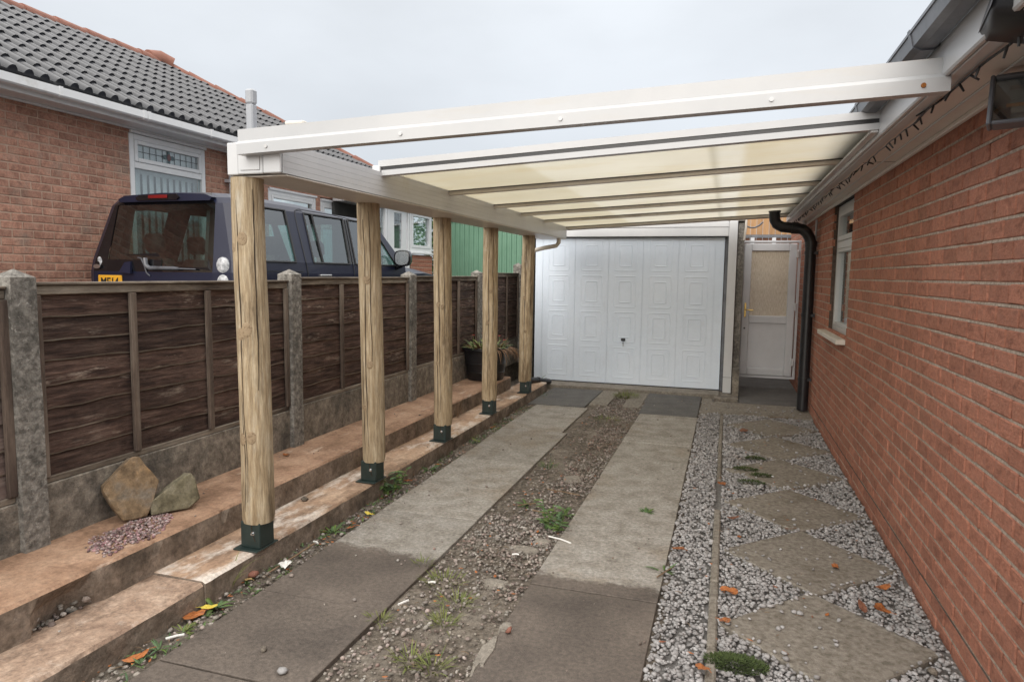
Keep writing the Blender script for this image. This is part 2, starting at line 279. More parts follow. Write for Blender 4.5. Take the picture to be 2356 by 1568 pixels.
# ------------------------------------------------------------------ helpers
class MB:
    def __init__(s): s.v = []; s.f = []; s.m = []
    def add(s, v, f, m=0):
        o = len(s.v); s.v.extend([tuple(p) for p in v]); s.f.extend([tuple(o + i for i in q) for q in f]); s.m.extend([m] * len(f)); return s
    def box(s, x0, x1, y0, y1, z0, z1, m=0, M=None):
        v = [(x, y, z) for x in (x0, x1) for y in (y0, y1) for z in (z0, z1)]
        if M is not None: v = [tuple(M @ Vector(p)) for p in v]
        return s.add(v, [(0, 1, 3, 2), (4, 6, 7, 5), (0, 4, 5, 1), (2, 3, 7, 6), (0, 2, 6, 4), (1, 5, 7, 3)], m)
    def cbox(s, x0, x1, y0, y1, z0, z1, c=.004, m=0, M=None):
        lo = (x0, y0, z0); hi = (x1, y1, z1); V = []; idx = {}
        for sx in (0, 1):
            for sy in (0, 1):
                for sz in (0, 1):
                    sg = (sx, sy, sz)
                    for ax in range(3):
                        p = [0, 0, 0]
                        for k in range(3):
                            e = hi[k] if sg[k] else lo[k]
                            p[k] = e if k == ax else (e - c if sg[k] else e + c)
                        idx[(sx, sy, sz, ax)] = len(V); V.append(tuple(p))
        F = []
        for ax in range(3):
            a, b = [k for k in range(3) if k != ax]
            for sgn in (0, 1):
                q = []
                for (u, w) in ((0, 0), (1, 0), (1, 1), (0, 1)):
                    t = [0, 0, 0]; t[ax] = sgn; t[a] = u; t[b] = w; q.append(idx[(*t, ax)])
                if (sgn == 1) != (ax == 1): F.append(tuple(q))
                else: F.append(tuple(q[::-1]))
            for u in (0, 1):
                for w in (0, 1):
                    t0 = [0, 0, 0]; t1 = [0, 0, 0]; t0[a] = t1[a] = u; t0[b] = t1[b] = w; t1[ax] = 1
                    F.append((idx[(*t0, a)], idx[(*t1, a)], idx[(*t1, b)], idx[(*t0, b)]))
        for sx in (0, 1):
            for sy in (0, 1):
                for sz in (0, 1): F.append(tuple(idx[(sx, sy, sz, k)] for k in range(3)))
        if M is not None: V = [tuple(M @ Vector(p)) for p in V]
        return s.add(V, F, m)
    def tube(s, pts, r, n=10, m=0, cap=True):
        P = [Vector(p) for p in pts]; rs = r if isinstance(r, (list, tuple)) else [r] * len(P)
        V = []; up = None
        for i, p in enumerate(P):
            t = (P[min(i + 1, len(P) - 1)] - P[max(i - 1, 0)]).normalized()
            if up is None:
                up = t.orthogonal().normalized()
            else:
                up = (up - t * up.dot(t)).normalized()
            w = t.cross(up)
            for k in range(n):
                a = 2 * math.pi * k / n
                V.append(tuple(p + (up * math.cos(a) + w * math.sin(a)) * rs[i]))
        F = []
        for i in range(len(P) - 1):
            for k in range(n):
                F.append((i * n + k, i * n + (k + 1) % n, (i + 1) * n + (k + 1) % n, (i + 1) * n + k))
        if cap:
            F.append(tuple(range(n))[::-1]); F.append(tuple((len(P) - 1) * n + k for k in range(n)))
        return s.add(V, F, m)
    def prism(s, poly, fn, d0, d1, m=0):
        # poly: 2-D outline; fn(u, v, d) -> 3-D point
        n = len(poly); V = [fn(u, v, d0) for u, v in poly] + [fn(u, v, d1) for u, v in poly]
        F = [tuple(range(n))[::-1], tuple(range(n, 2 * n))] + [(i, (i + 1) % n, n + (i + 1) % n, n + i) for i in range(n)]
        return s.add(V, F, m)
    def mesh(s, name, mats, smooth=False, fix=True, angle=40):
        me = bpy.data.meshes.new(name); me.from_pydata(s.v, [], s.f)
        for k in mats: me.materials.append(MT[k] if isinstance(k, str) else k)
        if len(mats) > 1: me.polygons.foreach_set('material_index', s.m)
        if fix:
            b = bmesh.new(); b.from_mesh(me); bmesh.ops.recalc_face_normals(b, faces=b.faces); b.to_mesh(me); b.free()
        if smooth:
            me.polygons.foreach_set('use_smooth', [True] * len(me.polygons))
            me.set_sharp_from_angle(angle=R_(angle))
        me.update(); return me
    def build(s, name, mats, parent=None, smooth=False, fix=True, angle=40):
        if isinstance(mats, str): mats = [mats]
        return link(name, s.mesh(name, mats, smooth, fix, angle), parent)
def link(name, me, parent=None, loc=None):
    o = bpy.data.objects.new(name, me); COL.objects.link(o)
    if parent is not None:
        o.parent = parent
        if parent.data is None: o.matrix_parent_inverse = Matrix.Translation(-parent.location)
    if loc is not None: o.location = loc
    return o
def tag(o, label, cat, group=None):
    o['label'] = label; o['category'] = cat
    if group: o['group'] = group
    return o
def thing(name, label, cat, loc=(0, 0, 0), group=None):
    o = bpy.data.objects.new(name, None); COL.objects.link(o); o.location = loc; o.empty_display_size = .1
    return tag(o, label, cat, group)
def struct(o): o['kind'] = 'structure'; return o
def stuff(o): o['kind'] = 'stuff'; return o
def nz1(x, y=0., z=0.): return mnoise.noise(Vector((x, y, z)))

# ------------------------------------------------------------------ the setting
g = MB().box(-250, 250, -250, 250, -.30, -.06); struct(g.build('ground', 'soil'))
g = MB().box(-40, -2.99, -40, 40, -.055, .41); struct(g.build('neighbour_driveway', 'tarmac'))

# soil bed between and beside the strips: a rough sheet
def rough_sheet(name, x0, x1, y0, y1, z, amp, mat, step=.05, f=3.0):
    nx = max(2, int((x1 - x0) / step)); ny = int((y1 - y0) / step); V = []; F = []
    for j in range(ny + 1):
        for i in range(nx + 1):
            x = x0 + (x1 - x0) * i / nx; y = y0 + (y1 - y0) * j / ny
            V.append((x, y, z + amp * nz1(x * f, y * f) + amp * .5 * nz1(x * f * 4, y * f * 4)))
    for j in range(ny):
        for i in range(nx):
            a = j * (nx + 1) + i; F.append((a, a + 1, a + nx + 2, a + nx + 1))
    me = bpy.data.meshes.new(name); me.from_pydata(V, [], F); me.materials.append(MT[mat])
    me.polygons.foreach_set('use_smooth', [True] * len(F)); me.update()
    return link(name, me)
drive = struct(rough_sheet('driveway', -2.19, -.20, .6, 8.75, -.018, .012, 'soil'))
path = struct(rough_sheet('gravel_path', -.245, .93, .6, 10.9, -.024, .006, 'gravel_bed'))

def slab(parent, x0, x1, y0, y1, top, mat, th=.05, tilt=.004, name='slab', c=.0025):
    cx, cy = (x0 + x1) / 2, (y0 + y1) / 2
    o = MB().cbox(x0 - cx, x1 - cx, y0 - cy, y1 - cy, -th, 0, c).build(name, mat, parent)
    o.location = (cx, cy, top + random.uniform(-.003, .003)); o.rotation_euler = (random.uniform(-tilt, tilt), random.uniform(-tilt, tilt), random.uniform(-.003, .003))
    return o
ly = [.75, 1.95, 2.56, 3.72, 4.32, 4.99, 5.55, 6.15, 7.40]
for a, b in zip(ly, ly[1:]): slab(drive, -2.0 - (.02 if a > 5 else 0), -1.375 - (.05 if a > 6 else 0), a + .004, b - .004, .002, 'concrete_slab')
slab(drive, -2.12, -1.47, 7.41, 8.60, .004, 'dark_slab')
slab(drive, -1.46, -1.25, 7.62, 8.60, .004, 'stone_slab')
ry = [.75, 1.35, 3.02, 4.21, 5.42, 6.0, 6.66, 7.29]
for a, b in zip(ry, ry[1:]): slab(drive, -.84, -.243, a + .004, b - .004, .002, 'concrete_slab')
slab(drive, -.86, -.25, 7.30, 7.945, .004, 'dark_slab'); slab(drive, -.88, -.25, 7.955, 8.58, .004, 'dark_slab')
slab(drive, -1.08, -.885, 7.6, 8.56, .004, 'stone_slab')
slab(drive, -.235, -.12, 7.55, 8.5, .004, 'stone_slab')
# stepping stones laid cornerwise
for k in range(7):
    o = MB().cbox(-.298, .298, -.298, .298, -.05, 0, .006).build('stepping_stone', 'stone_slab', path)
    o.location = (.445 + .008 * random.uniform(-1, 1) + .004 * k, 2.115 + .822 * k, .006); o.rotation_euler = (random.uniform(-.006, .006), random.uniform(-.006, .006), R_(45 + random.uniform(-2.5, 2.5)))
slab(path, -.20, .92, 7.62, 8.30, .006, 'stone_slab', tilt=.001)
slab(path, .185, .90, 8.31, 9.48, .006, 'dark_slab', tilt=.001); slab(path, .185, .90, 9.49, 10.8, .006, 'dark_slab', tilt=.001)
# thin edging strip in the gravel
for a, b in [(1.0, 1.95), (1.955, 2.72), (2.725, 3.32), (3.325, 4.40)]:
    o = slab(path, -.022, .018, a, b, .010, 'stone_slab', tilt=.006, name='edging_strip', c=.008)
for a, b in [(5.1, 6.0), (6.01, 7.5)]:
    o = slab(path, -.02, .014, a, b, .0, 'stone_slab', tilt=.003, name='edging_strip', c=.008)

# two-step kerb along the fence
def kerb(name, x0, x1, y0, y1, z0, z1, mats, chips, seed):
    ny = int((y1 - y0) / .04); V = []; F = []; m = []
    prof = [(x1, z0), (x1, z0 + (z1 - z0) * .35), (x1, z0 + (z1 - z0) * .7), (x1, z1 - .012), (x1 - .012, z1), ((x0 + x1) / 2 + .05, z1), ((x0 + x1) / 2 - .05, z1), (x0, z1)]
    n = len(prof)
    for j in range(ny + 1):
        y = y0 + (y1 - y0) * j / ny
        for k, (x, z) in enumerate(prof):
            a = nz1(y * 3.1 + seed, k * 1.7); b = nz1(y * 14 + seed, k * 2.3)
            dx = .004 * a + .0035 * b; dz = .003 * a
            if k in (3, 4):
                ch = max(0, nz1(y * 9 + seed * 3) - .28) * .05; dx -= ch * (1 if k == 3 else .6); dz -= ch * (.3 if k == 3 else .5)
            for (cy, w, dp, kk) in chips:
                if k <= kk and abs(y - cy) < w: dx -= dp * (1 - (abs(y - cy) / w) ** 2) * (1 - .25 * k)
            V.append((x + (dx if k < 5 else 0), y, z + (dz if k > 2 else 0)))
    for j in range(ny):
        for k in range(n - 1):
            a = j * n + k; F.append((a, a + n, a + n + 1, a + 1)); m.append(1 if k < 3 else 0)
    F.append(tuple(range(n))); m.append(1); F.append(tuple(ny * n + k for k in range(n))[::-1]); m.append(1)
    me = bpy.data.meshes.new(name); me.from_pydata(V, [], F)
    for q in mats: me.materials.append(MT[q])
    me.polygons.foreach_set('material_index', m)
    bm = bmesh.new(); bm.from_mesh(me); bmesh.ops.recalc_face_normals(bm, faces=bm.faces); bm.to_mesh(me); bm.free(); me.update()
    return struct(link(name, me))
LKX = -2.147
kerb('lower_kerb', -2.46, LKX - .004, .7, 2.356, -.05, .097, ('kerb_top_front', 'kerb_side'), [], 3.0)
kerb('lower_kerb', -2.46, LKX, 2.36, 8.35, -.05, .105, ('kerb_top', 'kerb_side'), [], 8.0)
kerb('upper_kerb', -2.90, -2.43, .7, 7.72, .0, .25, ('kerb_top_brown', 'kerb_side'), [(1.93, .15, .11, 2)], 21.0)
MB().box(-2.99, -2.89, -40, 40, -.05, .30).build('bank', 'soil')['kind'] = 'structure'
struct(bpy.data.objects['bank'])
# garage threshold
slab(drive, -2.55, -.05, 8.62, 9.0, .035, 'cement_patch', th=.08, tilt=.001, name='threshold')

# ------------------------------------------------------------------ loose stones
_t = (1 + 5 ** .5) / 2
ICO_V = np.array([(-1, _t, 0), (1, _t, 0), (-1, -_t, 0), (1, -_t, 0), (0, -1, _t), (0, 1, _t), (0, -1, -_t), (0, 1, -_t), (_t, 0, -1), (_t, 0, 1), (-_t, 0, -1), (-_t, 0, 1)]) / math.sqrt(1 + _t * _t)
ICO_F = np.array([(0, 11, 5), (0, 5, 1), (0, 1, 7), (0, 7, 10), (0, 10, 11), (1, 5, 9), (5, 11, 4), (11, 10, 2), (10, 7, 6), (7, 1, 8), (3, 9, 4), (3, 4, 2), (3, 2, 6), (3, 6, 8), (3, 8, 9), (4, 9, 5), (2, 4, 11), (6, 2, 10), (8, 6, 7), (9, 8, 1)])
def stones(name, pos, size, mat, flat=.62, jag=.22):
    n = len(pos); sc = RNG.uniform(.7, 1.25, (n, 3)) * size[:, None]; sc[:, 2] *= flat
    v = ICO_V[None] * (1 + RNG.uniform(-jag, jag, (n, 12, 1))) * sc[:, None, :]
    a = RNG.uniform(0, 6.283, n); t = RNG.normal(0, .35, n)
    ca, sa, ct, st = np.cos(a), np.sin(a), np.cos(t), np.sin(t)
    x = v[..., 0] * ct[:, None] + v[..., 2] * st[:, None]; z = -v[..., 0] * st[:, None] + v[..., 2] * ct[:, None]; y = v[..., 1]
    v = np.stack([x * ca[:, None] - y * sa[:, None], x * sa[:, None] + y * ca[:, None], z], -1) + pos[:, None, :]
    f = (ICO_F[None] + 12 * np.arange(n)[:, None, None]).reshape(-1)
    me = bpy.data.meshes.new(name); nf = n * 20
    me.vertices.add(n * 12); me.vertices.foreach_set('co', v.reshape(-1))
    me.loops.add(nf * 3); me.loops.foreach_set('vertex_index', f.astype(np.int32))
    me.polygons.add(nf); me.polygons.foreach_set('loop_start', np.arange(0, nf * 3, 3, dtype=np.int32))
    me.update(calc_edges=True); me.materials.append(MT[mat])
    return stuff(link(name, me))
def scatter(x0, x1, y0, y1, per_m2, keep, zfun, smin, smax, near=None):
    n = int((x1 - x0) * (y1 - y0) * per_m2)
    x = RNG.uniform(x0, x1, n); y = RNG.uniform(y0, y1, n)
    if near is not None:
        k = RNG.uniform(0, 1, n) < near(y); x, y = x[k], y[k]
    k = keep(x, y); x, y = x[k], y[k]
    s = smin + (smax - smin) * RNG.power(1 / 1.6, len(x)) ** 1.3
    z = zfun(x, y, s)
    return np.stack([x, y, z], 1), s
def dens(y): return np.clip(1.15 - .09 * (y - 2), .45, 1)
def diam_keep(x, y):
    k = np.ones_like(x, bool)
    for i in range(7):
        cx, cy = .445 + .004 * i, 2.115 + .822 * i
        d = np.abs(x - cx) + np.abs(y - cy); k &= (d > .405) | (RNG.uniform(0, 1, len(x)) < .013)
    k &= ~((y > 7.66) & (RNG.uniform(0, 1, len(x)) > .03))
    k &= np.abs(x + .002) > .022
    k &= (x < .895)
    return k
def pathz(x, y, s):
    on = np.zeros_like(x, bool)
    for i in range(7):
        cx, cy = .445 + .004 * i, 2.115 + .822 * i
        on |= (np.abs(x - cx) + np.abs(y - cy)) < .41
    on |= y > 7.66
    return np.where(on, .008 + s * .4, RNG.uniform(-.016, .002, len(x)))
P1, S1 = scatter(-.235, .9, 1.7, 8.2, 4200, diam_keep, pathz, .0070, .0150, dens)
stones('gravel', P1, S1, 'gravel')
def mid_keep(x, y):
    v = np.array([nz1(a * 2.4, b * 1.3, 4.2) for a, b in zip(x, y)])
    dirtband = (x < -1.12) & (y > 3.9) & (y < 7.0)
    p = np.clip(.85 + v * 1.0, .15, 1); p = np.where(dirtband, p * .22, p)
    p = np.where((y < 3.3), p * .75, p)
    return RNG.uniform(0, 1, len(x)) < p
P2, S2 = scatter(-1.36, -.85, 1.6, 8.3, 3600, mid_keep, lambda x, y, s: RNG.uniform(-.016, .0, len(x)), .005, .0125, dens)
stones('gravel', P2, S2, 'gravel_brown')
P3, S3 = scatter(-2.135, -2.0, 1.3, 8.4, 1300, lambda x, y: np.ones_like(x, bool), lambda x, y, s: RNG.uniform(-.016, .002, len(x)), .004, .014)
stones('gravel', P3, S3, 'gravel_brown')
P4, S4 = scatter(-2.0, -.25, 1.6, 8.5, 26, lambda x, y: (x < -1.38) | (x > -.84), lambda x, y, s: .003 + s * .45, .003, .011)
stones('loose_grit', P4, S4, 'gravel_brown')
n = 900; ang = RNG.uniform(0, 6.28, n); rr = np.sqrt(RNG.uniform(0, 1, n))
wob = 1 + .45 * np.array([nz1(math.cos(q) * 2.1, math.sin(q) * 2.1, 9.) for q in ang]); rr = rr * wob * 1.1
px = -2.60 + .12 * rr * np.cos(ang); py = 2.42 + .22 * rr * np.sin(ang) - (px + 2.60) * .7
k = px < -2.445
stones('pebble_pile', np.stack([px, py, .252 + RNG.uniform(0, .016, n) * np.clip(1 - rr, 0, 1)], 1)[k], RNG.uniform(.004, .0095, n)[k], 'pebble_red')
P5, S5 = scatter(-2.87, -2.20, 1.5, 7.2, 14, lambda x, y: (x < -2.46) | (x > -2.40), lambda x, y, s: np.where(x < -2.43, .252, .106) + s * .3, .003, .009)
stones('loose_grit', P5, S5, 'gravel_brown')
# broken-out hole in the upper kerb, full of rubble
P6, S6 = scatter(-2.525, -2.44, 1.80, 2.06, 2600, lambda x, y: np.ones_like(x, bool), lambda x, y, s: RNG.uniform(.085, .135, len(x)), .008, .022)
stones('rubble', P6, S6, 'gravel_brown')
# crumbling mortar patches beside the right strip
for k, (x, y, rx, ry_) in enumerate([(-.84, 2.40, .035, .14), (-.83, 2.60, .035, .05), (-.99, 3.42, .10, .035), (-1.0, 2.98, .07, .04), (-.92, 3.55, .05, .035), (-1.02, 4.75, .07, .07)]):
    m = MB(); V = [(x, y, .008)]; nn = 22
    for i in range(nn):
        a = 6.2832 * i / nn; q = 1 + .45 * nz1(math.cos(a) * 1.8 + k * 3, math.sin(a) * 1.8)
        V.append((x + rx * q * math.cos(a) * .75, y + ry_ * q * math.sin(a) * .75, .006 + .003 * nz1(i * 2.1, k)))
    for i in range(nn):
        a = 6.2832 * i / nn; q = 1 + .45 * nz1(math.cos(a) * 1.8 + k * 3, math.sin(a) * 1.8)
        V.append((x + rx * q * math.cos(a), y + ry_ * q * math.sin(a), -.022))
    F = [(0, 1 + i, 1 + (i + 1) % nn) for i in range(nn)] + [(1 + i, 1 + nn + i, 1 + nn + (i + 1) % nn, 1 + (i + 1) % nn) for i in range(nn)]
    m.add(V, F); m.build('mortar_patch', 'cement_patch', drive)

# ------------------------------------------------------------------ brickwork
def brick_mesh(L, H, D, name, mat, var):
    rnd = random.Random(var); m = MB().cbox(0, D, 0, L, 0, H, .0045)
    m.v = [(x + rnd.uniform(-.0012, .0012), y + rnd.uniform(-.0012, .0012), z + rnd.uniform(-.0012, .0012)) for x, y, z in m.v]
    return m.mesh(name, [mat])
def brick_wall(parent, face_x, sign, y0, y1, z0, z1, mat, skip, near_key, pitch, course, phase=0., limit=300):
    """stretcher bond on a wall lying in a plane x = face_x, its bricks facing sign*x"""
    D = .03; gap = .010; items = []
    nz_ = int(math.ceil((z1 - z0) / course))
    for r in range(nz_):
        z = z0 + r * course; off = (pitch / 2 if r % 2 else 0) + phase; y = y0 - pitch + off
        while y < y1:
            a, b = max(y, y0), min(y + pitch - gap, y1); zt = min(z + course - gap, z1)
            y += pitch
            if b - a < .02 or zt - z < .02: continue
            segs = [(a, b)]
            for (s0, s1, t0, t1) in skip:
                if z + course * .5 > t0 and z + course * .5 < t1:
                    ns = []
                    for p, q in segs:
                        if q <= s0 or p >= s1: ns.append((p, q)); continue
                        if p < s0 - .02: ns.append((p, s0))
                        if q > s1 + .02: ns.append((s1, q))
                    segs = ns
            for p, q in segs: items.append((p, q, z, zt))
    items.sort(key=near_key); full = {}; rest = MB(); rnd = random.Random(5)
    x_lo = -D if sign > 0 else 0
    meshes = [brick_mesh(pitch - gap, course - gap, D, 'brick', mat, v) for v in range(4)]
    for i, (p, q, z, zt) in enumerate(items):
        jx = rnd.uniform(-.0015, .0022) * sign; jy = rnd.uniform(-.0015, .0015); jz = rnd.uniform(-.0015, .0015)
        xx = face_x + jx + (-D if sign > 0 else 0)
        if i < limit:
            if q - p > pitch - gap - .002 and zt - z > course - gap - .002: me = meshes[rnd.randrange(4)]
            else:
                key = (round(q - p, 3), round(zt - z, 3))
                if key not in full: full[key] = brick_mesh(q - p, zt - z, D, 'brick', mat, 9)
                me = full[key]
            o = link('brick', me, parent, (xx, p + jy, z + jz)); o.rotation_euler = (rnd.uniform(-.006, .006), 0, rnd.uniform(-.006, .006))
        else:
            rest.cbox(xx, xx + D, p + jy, q + jy, z + jz, zt + jz, .003)
    if rest.v: stuff(rest.build('brick', mat, parent))

def screen(p):
    d = Vector(p) - Vector((0, 0, 1.472)); z = d.dot(CAMF)
    if z <= .05: return None
    return (1178 + 1571 * d.dot(CAMX) / z, 784 + 1571 * d.dot(CAMD) / z, z)
def key_x(fx):
    def k(it):
        p = screen((fx, (it[0] + it[1]) / 2, (it[2] + it[3]) / 2))
        if p is None or not (-30 < p[0] < 2390 and -20 < p[1] < 1590): return 1e5 + (p[2] if p else 1e3)
        return p[2]
    return k
def frame_x(mb, xc, w, y0, y1, z0, z1, t, m=0, c=.004):
    """rectangular window frame in the plane x = const; members mitred as butted bars"""
    mb.cbox(xc - w / 2, xc + w / 2, y0, y0 + t, z0, z1, c, m); mb.cbox(xc - w / 2, xc + w / 2, y1 - t, y1, z0, z1, c, m)
    mb.cbox(xc - w / 2 + .001, xc + w / 2 - .001, y0 + t, y1 - t, z0, z0 + t, c, m); mb.cbox(xc - w / 2 + .001, xc + w / 2 - .001, y0 + t, y1 - t, z1 - t, z1, c, m)
def frame_y(mb, yc, w, x0, x1, z0, z1, t, m=0, c=.004):
    mb.cbox(x0, x0 + t, yc - w / 2, yc + w / 2, z0, z1, c, m); mb.cbox(x1 - t, x1, yc - w / 2, yc + w / 2, z0, z1, c, m)
    mb.cbox(x0 + t, x1 - t, yc - w / 2 + .001, yc + w / 2 - .001, z0, z0 + t, c, m); mb.cbox(x0 + t, x1 - t, yc - w / 2 + .001, yc + w / 2 - .001, z1 - t, z1, c, m)

# ------------------------------------------------------------------ house on the right
WX = .91
house = thing('brick_house', 'red brick bungalow with white soffit and grey gutter filling the right side', 'house', (1.2, 5, 0))
wy0, wy1 = 5.93, 7.02; wz0, wz1 = .985, 2.135
m = MB()
for (a, b, c, d) in [(.8, wy0, -.05, 2.135), (wy1, 11.5, -.05, 2.135), (wy0, wy1, -.05, wz0)]: m.box(WX + .012, WX + .12, a, b, c, d)
wall = m.build('wall', 'mortar_dark', house)  # dark core colour paints in the shadow of the recessed upright joints
mb_ = MB()
for r in range(30):
    z = -.035 + r * .075 - .0105
    for (a, b) in ([(.8, 11.5)] if z < wz0 - .02 else [(.8, wy0), (wy1, 11.5)]):
        if z < 2.12: mb_.box(WX + .0035, WX + .0125, a, b, z, z + .011)
mb_.build('mortar_bed', 'mortar', wall)
brick_wall(wall, WX, -1, .8, 11.5, -.035, 2.135, 'brick_red', [(wy0, wy1, wz0, wz1)], key_x(WX), .197, .075, .05)
# reveal bricks of the window opening
m = MB()
for r in range(16):
    z = wz0 + .003 + r * .075
    if z > 2.1: break
    for yy in (wy0, wy1 - .0):
        a = (yy - .028, yy - .001) if yy == wy0 else (yy + .001, yy + .028)
        m.cbox(WX + .031, WX + .115, a[0], a[1], z, min(z + .065, 2.13), .003)
stuff(m.build('brick', 'brick_red', wall))
# dark damp line low on the wall
MB().box(WX - .003, WX + .003, .8, 8.0, .1098, .1112).build('damp_course', 'mortar_dark', house)
m = MB(); m.box(WX + .13, 4.5, .3, 11.4, 2.16, 2.2); m.box(WX + .13, 4.5, .3, .35, 0, 2.16); m.box(WX + .13, 4.5, 11.35, 11.4, 0, 2.16); m.box(4.45, 4.5, .35, 11.35, 0, 2.16); m.box(.907, 1.06, .2, 11.5, 2.1405, 2.158); m.build('inner_shell', 'room_inside', house)
# window
win = MB(); fx = WX + .075
frame_x(win, fx, .06, wy0 + .002, wy1 - .002, wz0 + .002, 2.125, .055)
win.cbox(fx - .031, fx + .029, wy0 + .057, wy1 - .057, 1.735, 1.80, .004)
frame_x(win, fx - .012, .05, wy0 + .06, wy1 - .06, 1.803, 2.068, .045); frame_x(win, fx - .008, .05, wy0 + .06, wy1 - .06, wz0 + .06, 1.732, .03)
win_o = win.build('window', 'white_upvc', house)
MB().box(fx - .004, fx + .004, wy0 + .1, wy1 - .1, 1.85, 2.02).build('pane', 'window_glass', win_o)
MB().box(fx - .004, fx + .004, wy0 + .088, wy1 - .088, wz0 + .088, 1.705).build('pane', 'window_glass', win_o)
s = MB(); s.cbox(WX - .07, fx - .034, wy0 + .02, wy1 + .12, wz0 - .045, wz0 - .002, .006); s.build('sill', 'aged_upvc', win_o)
# dim room behind it with a pale curtain
m = MB(); m.box(fx + .5, fx + .52, wy0 - .6, wy1 + .6, .5, 2.3); m.build('room_wall', 'room_inside', house)
m = MB()
for i in range(18):
    y = wy0 + .1 + i * .045
    m.tube([(fx + .16, y, 1.0), (fx + .16, y, 1.72)], .026, 8)
m.build('curtain', 'blind_white', house, smooth=True)
# eaves
fas = MB(); fas.cbox(.645, .667, .2, 8.98, 2.135, 2.262, .006); fas.cbox(.668, .715, .2, 8.98, 2.1335, 2.150, .002); fas.build('fascia', 'white_upvc', house)
sof = MB(); sof.box(.7185, .905, .2, 9.4, 2.139, 2.150); sof.build('soffit', 'soffit_upvc', house)
bd = MB(); bd.cbox(.812, .822, .2, 9.4, 2.132, 2.1385, .002); bd.build('soffit_bead', 'white_upvc', house)
bd = MB(); bd.cbox(.884, .9085, .2, 9.4, 2.117, 2.1385, .004); bd.build('wall_bead', 'soffit_upvc', house)
MB().box(.719, .905, 4.46, 4.464, 2.1375, 2.1388).build('soffit_joint', 'dark_inside', house)
gt = MB(); gp = [(.0, .0), (.012, -.052), (.035, -.062), (.075, -.062), (.088, -.05), (.093, .0), (.089, .0), (.083, -.047), (.073, -.057), (.036, -.057), (.016, -.047), (.005, .0)]
gt.prism(gp, lambda u, v, d: (.552 + u, d, 2.302 + v), .2, 8.9)
gt.box(.550, .556, .2, 8.9, 2.292, 2.303)
gut = gt.build('gutter', 'gutter_grey', house, fix=True)
for y in (1.7, 2.68, 3.7, 4.9, 6.1, 7.3):
    b = MB(); b.prism([(-.004, .004), (.010, -.056), (.034, -.067), (.077, -.067), (.092, -.054), (.097, .004)], lambda u, v, d: (.552 + u, d, 2.302 + v), y, y + .03); b.build('gutter_bracket', 'gutter_grey', gut)
rf = MB()
for k in range(14):
    x0 = .60 + k * .30; z0 = 2.315 + k * .30 * .55
    rf.box(x0, x0 + .34, .2, 9.3, z0, z0 + .025, 0, Matrix.Translation((x0, 0, z0)) @ Matrix.Rotation(-math.atan(.55), 4, 'Y') @ Matrix.Translation((-x0, 0, -z0)))
rf.build('roof', 'roof_tile', house)
# black downpipe with swan neck
dp = MB(); cx, cy = .838, 8.04
neck = [(.455, cy - .02, 2.24), (.455, cy - .02, 2.15), (.46, cy, 2.095), (.485, cy, 2.045), (.54, cy, 2.015), (.63, cy, 2.005), (.70, cy, 2.0), (.75, cy, 1.985), (.79, cy, 1.95), (.82, cy, 1.90), (cx, cy, 1.83), (cx, cy, 1.2), (cx, cy, .02)]
dp.tube(neck, .058, 18); dpo = dp.build('downpipe', 'black_plastic', house, smooth=True)
for z in (1.72, 1.05, .35):
    b = MB(); b.tube([(cx, cy, z), (cx, cy, z + .035)], .0635, 18); b.box(cx, WX + .005, cy + .03, cy + .055, z, z + .03); b.box(cx, WX + .005, cy - .055, cy - .03, z, z + .03); b.build('pipe_bracket', 'black_plastic', dpo, smooth=True)
for (p, q) in [((.455, cy - .02, 2.17), (.455, cy - .02, 2.235)), ((.635, cy, 2.0045), (.70, cy, 2.0)), ((cx, cy, 1.80), (cx, cy, 1.86))]:
    b = MB(); b.tube([p, q], .064, 18); b.build('pipe_collar', 'black_plastic', dpo, smooth=True)
b = MB(); b.tube([(.90, 8.2, .02), (.90, 8.2, 2.1)], .011, 8); b.build('cable', 'grey_upvc', house, smooth=True)

# ------------------------------------------------------------------ carport
cp = thing('carport', 'white lean-to carport with yellowed roof sheets on five round timber posts', 'carport', (-.8, 5.6, 0))
ZL, ZR, XL, XR = 2.066, 2.200, -1.948, .645
def rz(x): return ZL + (ZR - ZL) * (x - XL) / (XR - XL)
RAF = [2.66, 3.66, 4.67, 5.67, 6.47, 7.34, 8.42]
# main beam: outer fascia, top tray, inner gutter box with ribbed face
bm_ = MB(); bm_.cbox(-2.252, -2.189, 2.70, 8.42, 1.914, 2.061, .004)
bm_.box(-2.188, -2.025, 2.715, 8.40, 1.919, 2.029)
for k in range(5): bm_.cbox(-2.024, -1.948, 2.702, 8.44, 1.915 + k * .0275, 1.915 + k * .0275 + .0272, .0007)
bm_.cbox(-2.002, -1.952, 3.62, 8.43, 2.053, 2.088, .003)
beam = bm_.build('beam', 'white_upvc', cp)
b = MB(); b.cbox(-2.186, -2.050, 2.693, 2.712, 1.915, 2.035, .004); b.cbox(-2.170, -2.064, 2.688, 2.692, 1.932, 2.024, .001); b.build('end_cap', 'white_upvc', beam)
b = MB(); b.cbox(-2.043, -1.949, 2.685, 2.70, 1.915, 2.019, .004); b.build('end_cap', 'white_upvc', beam)
b = MB(); b.cbox(-2.250, -1.950, 2.73, 8.40, 1.905, 1.913, .002); b.build('beam_underside', 'aged_upvc', beam)
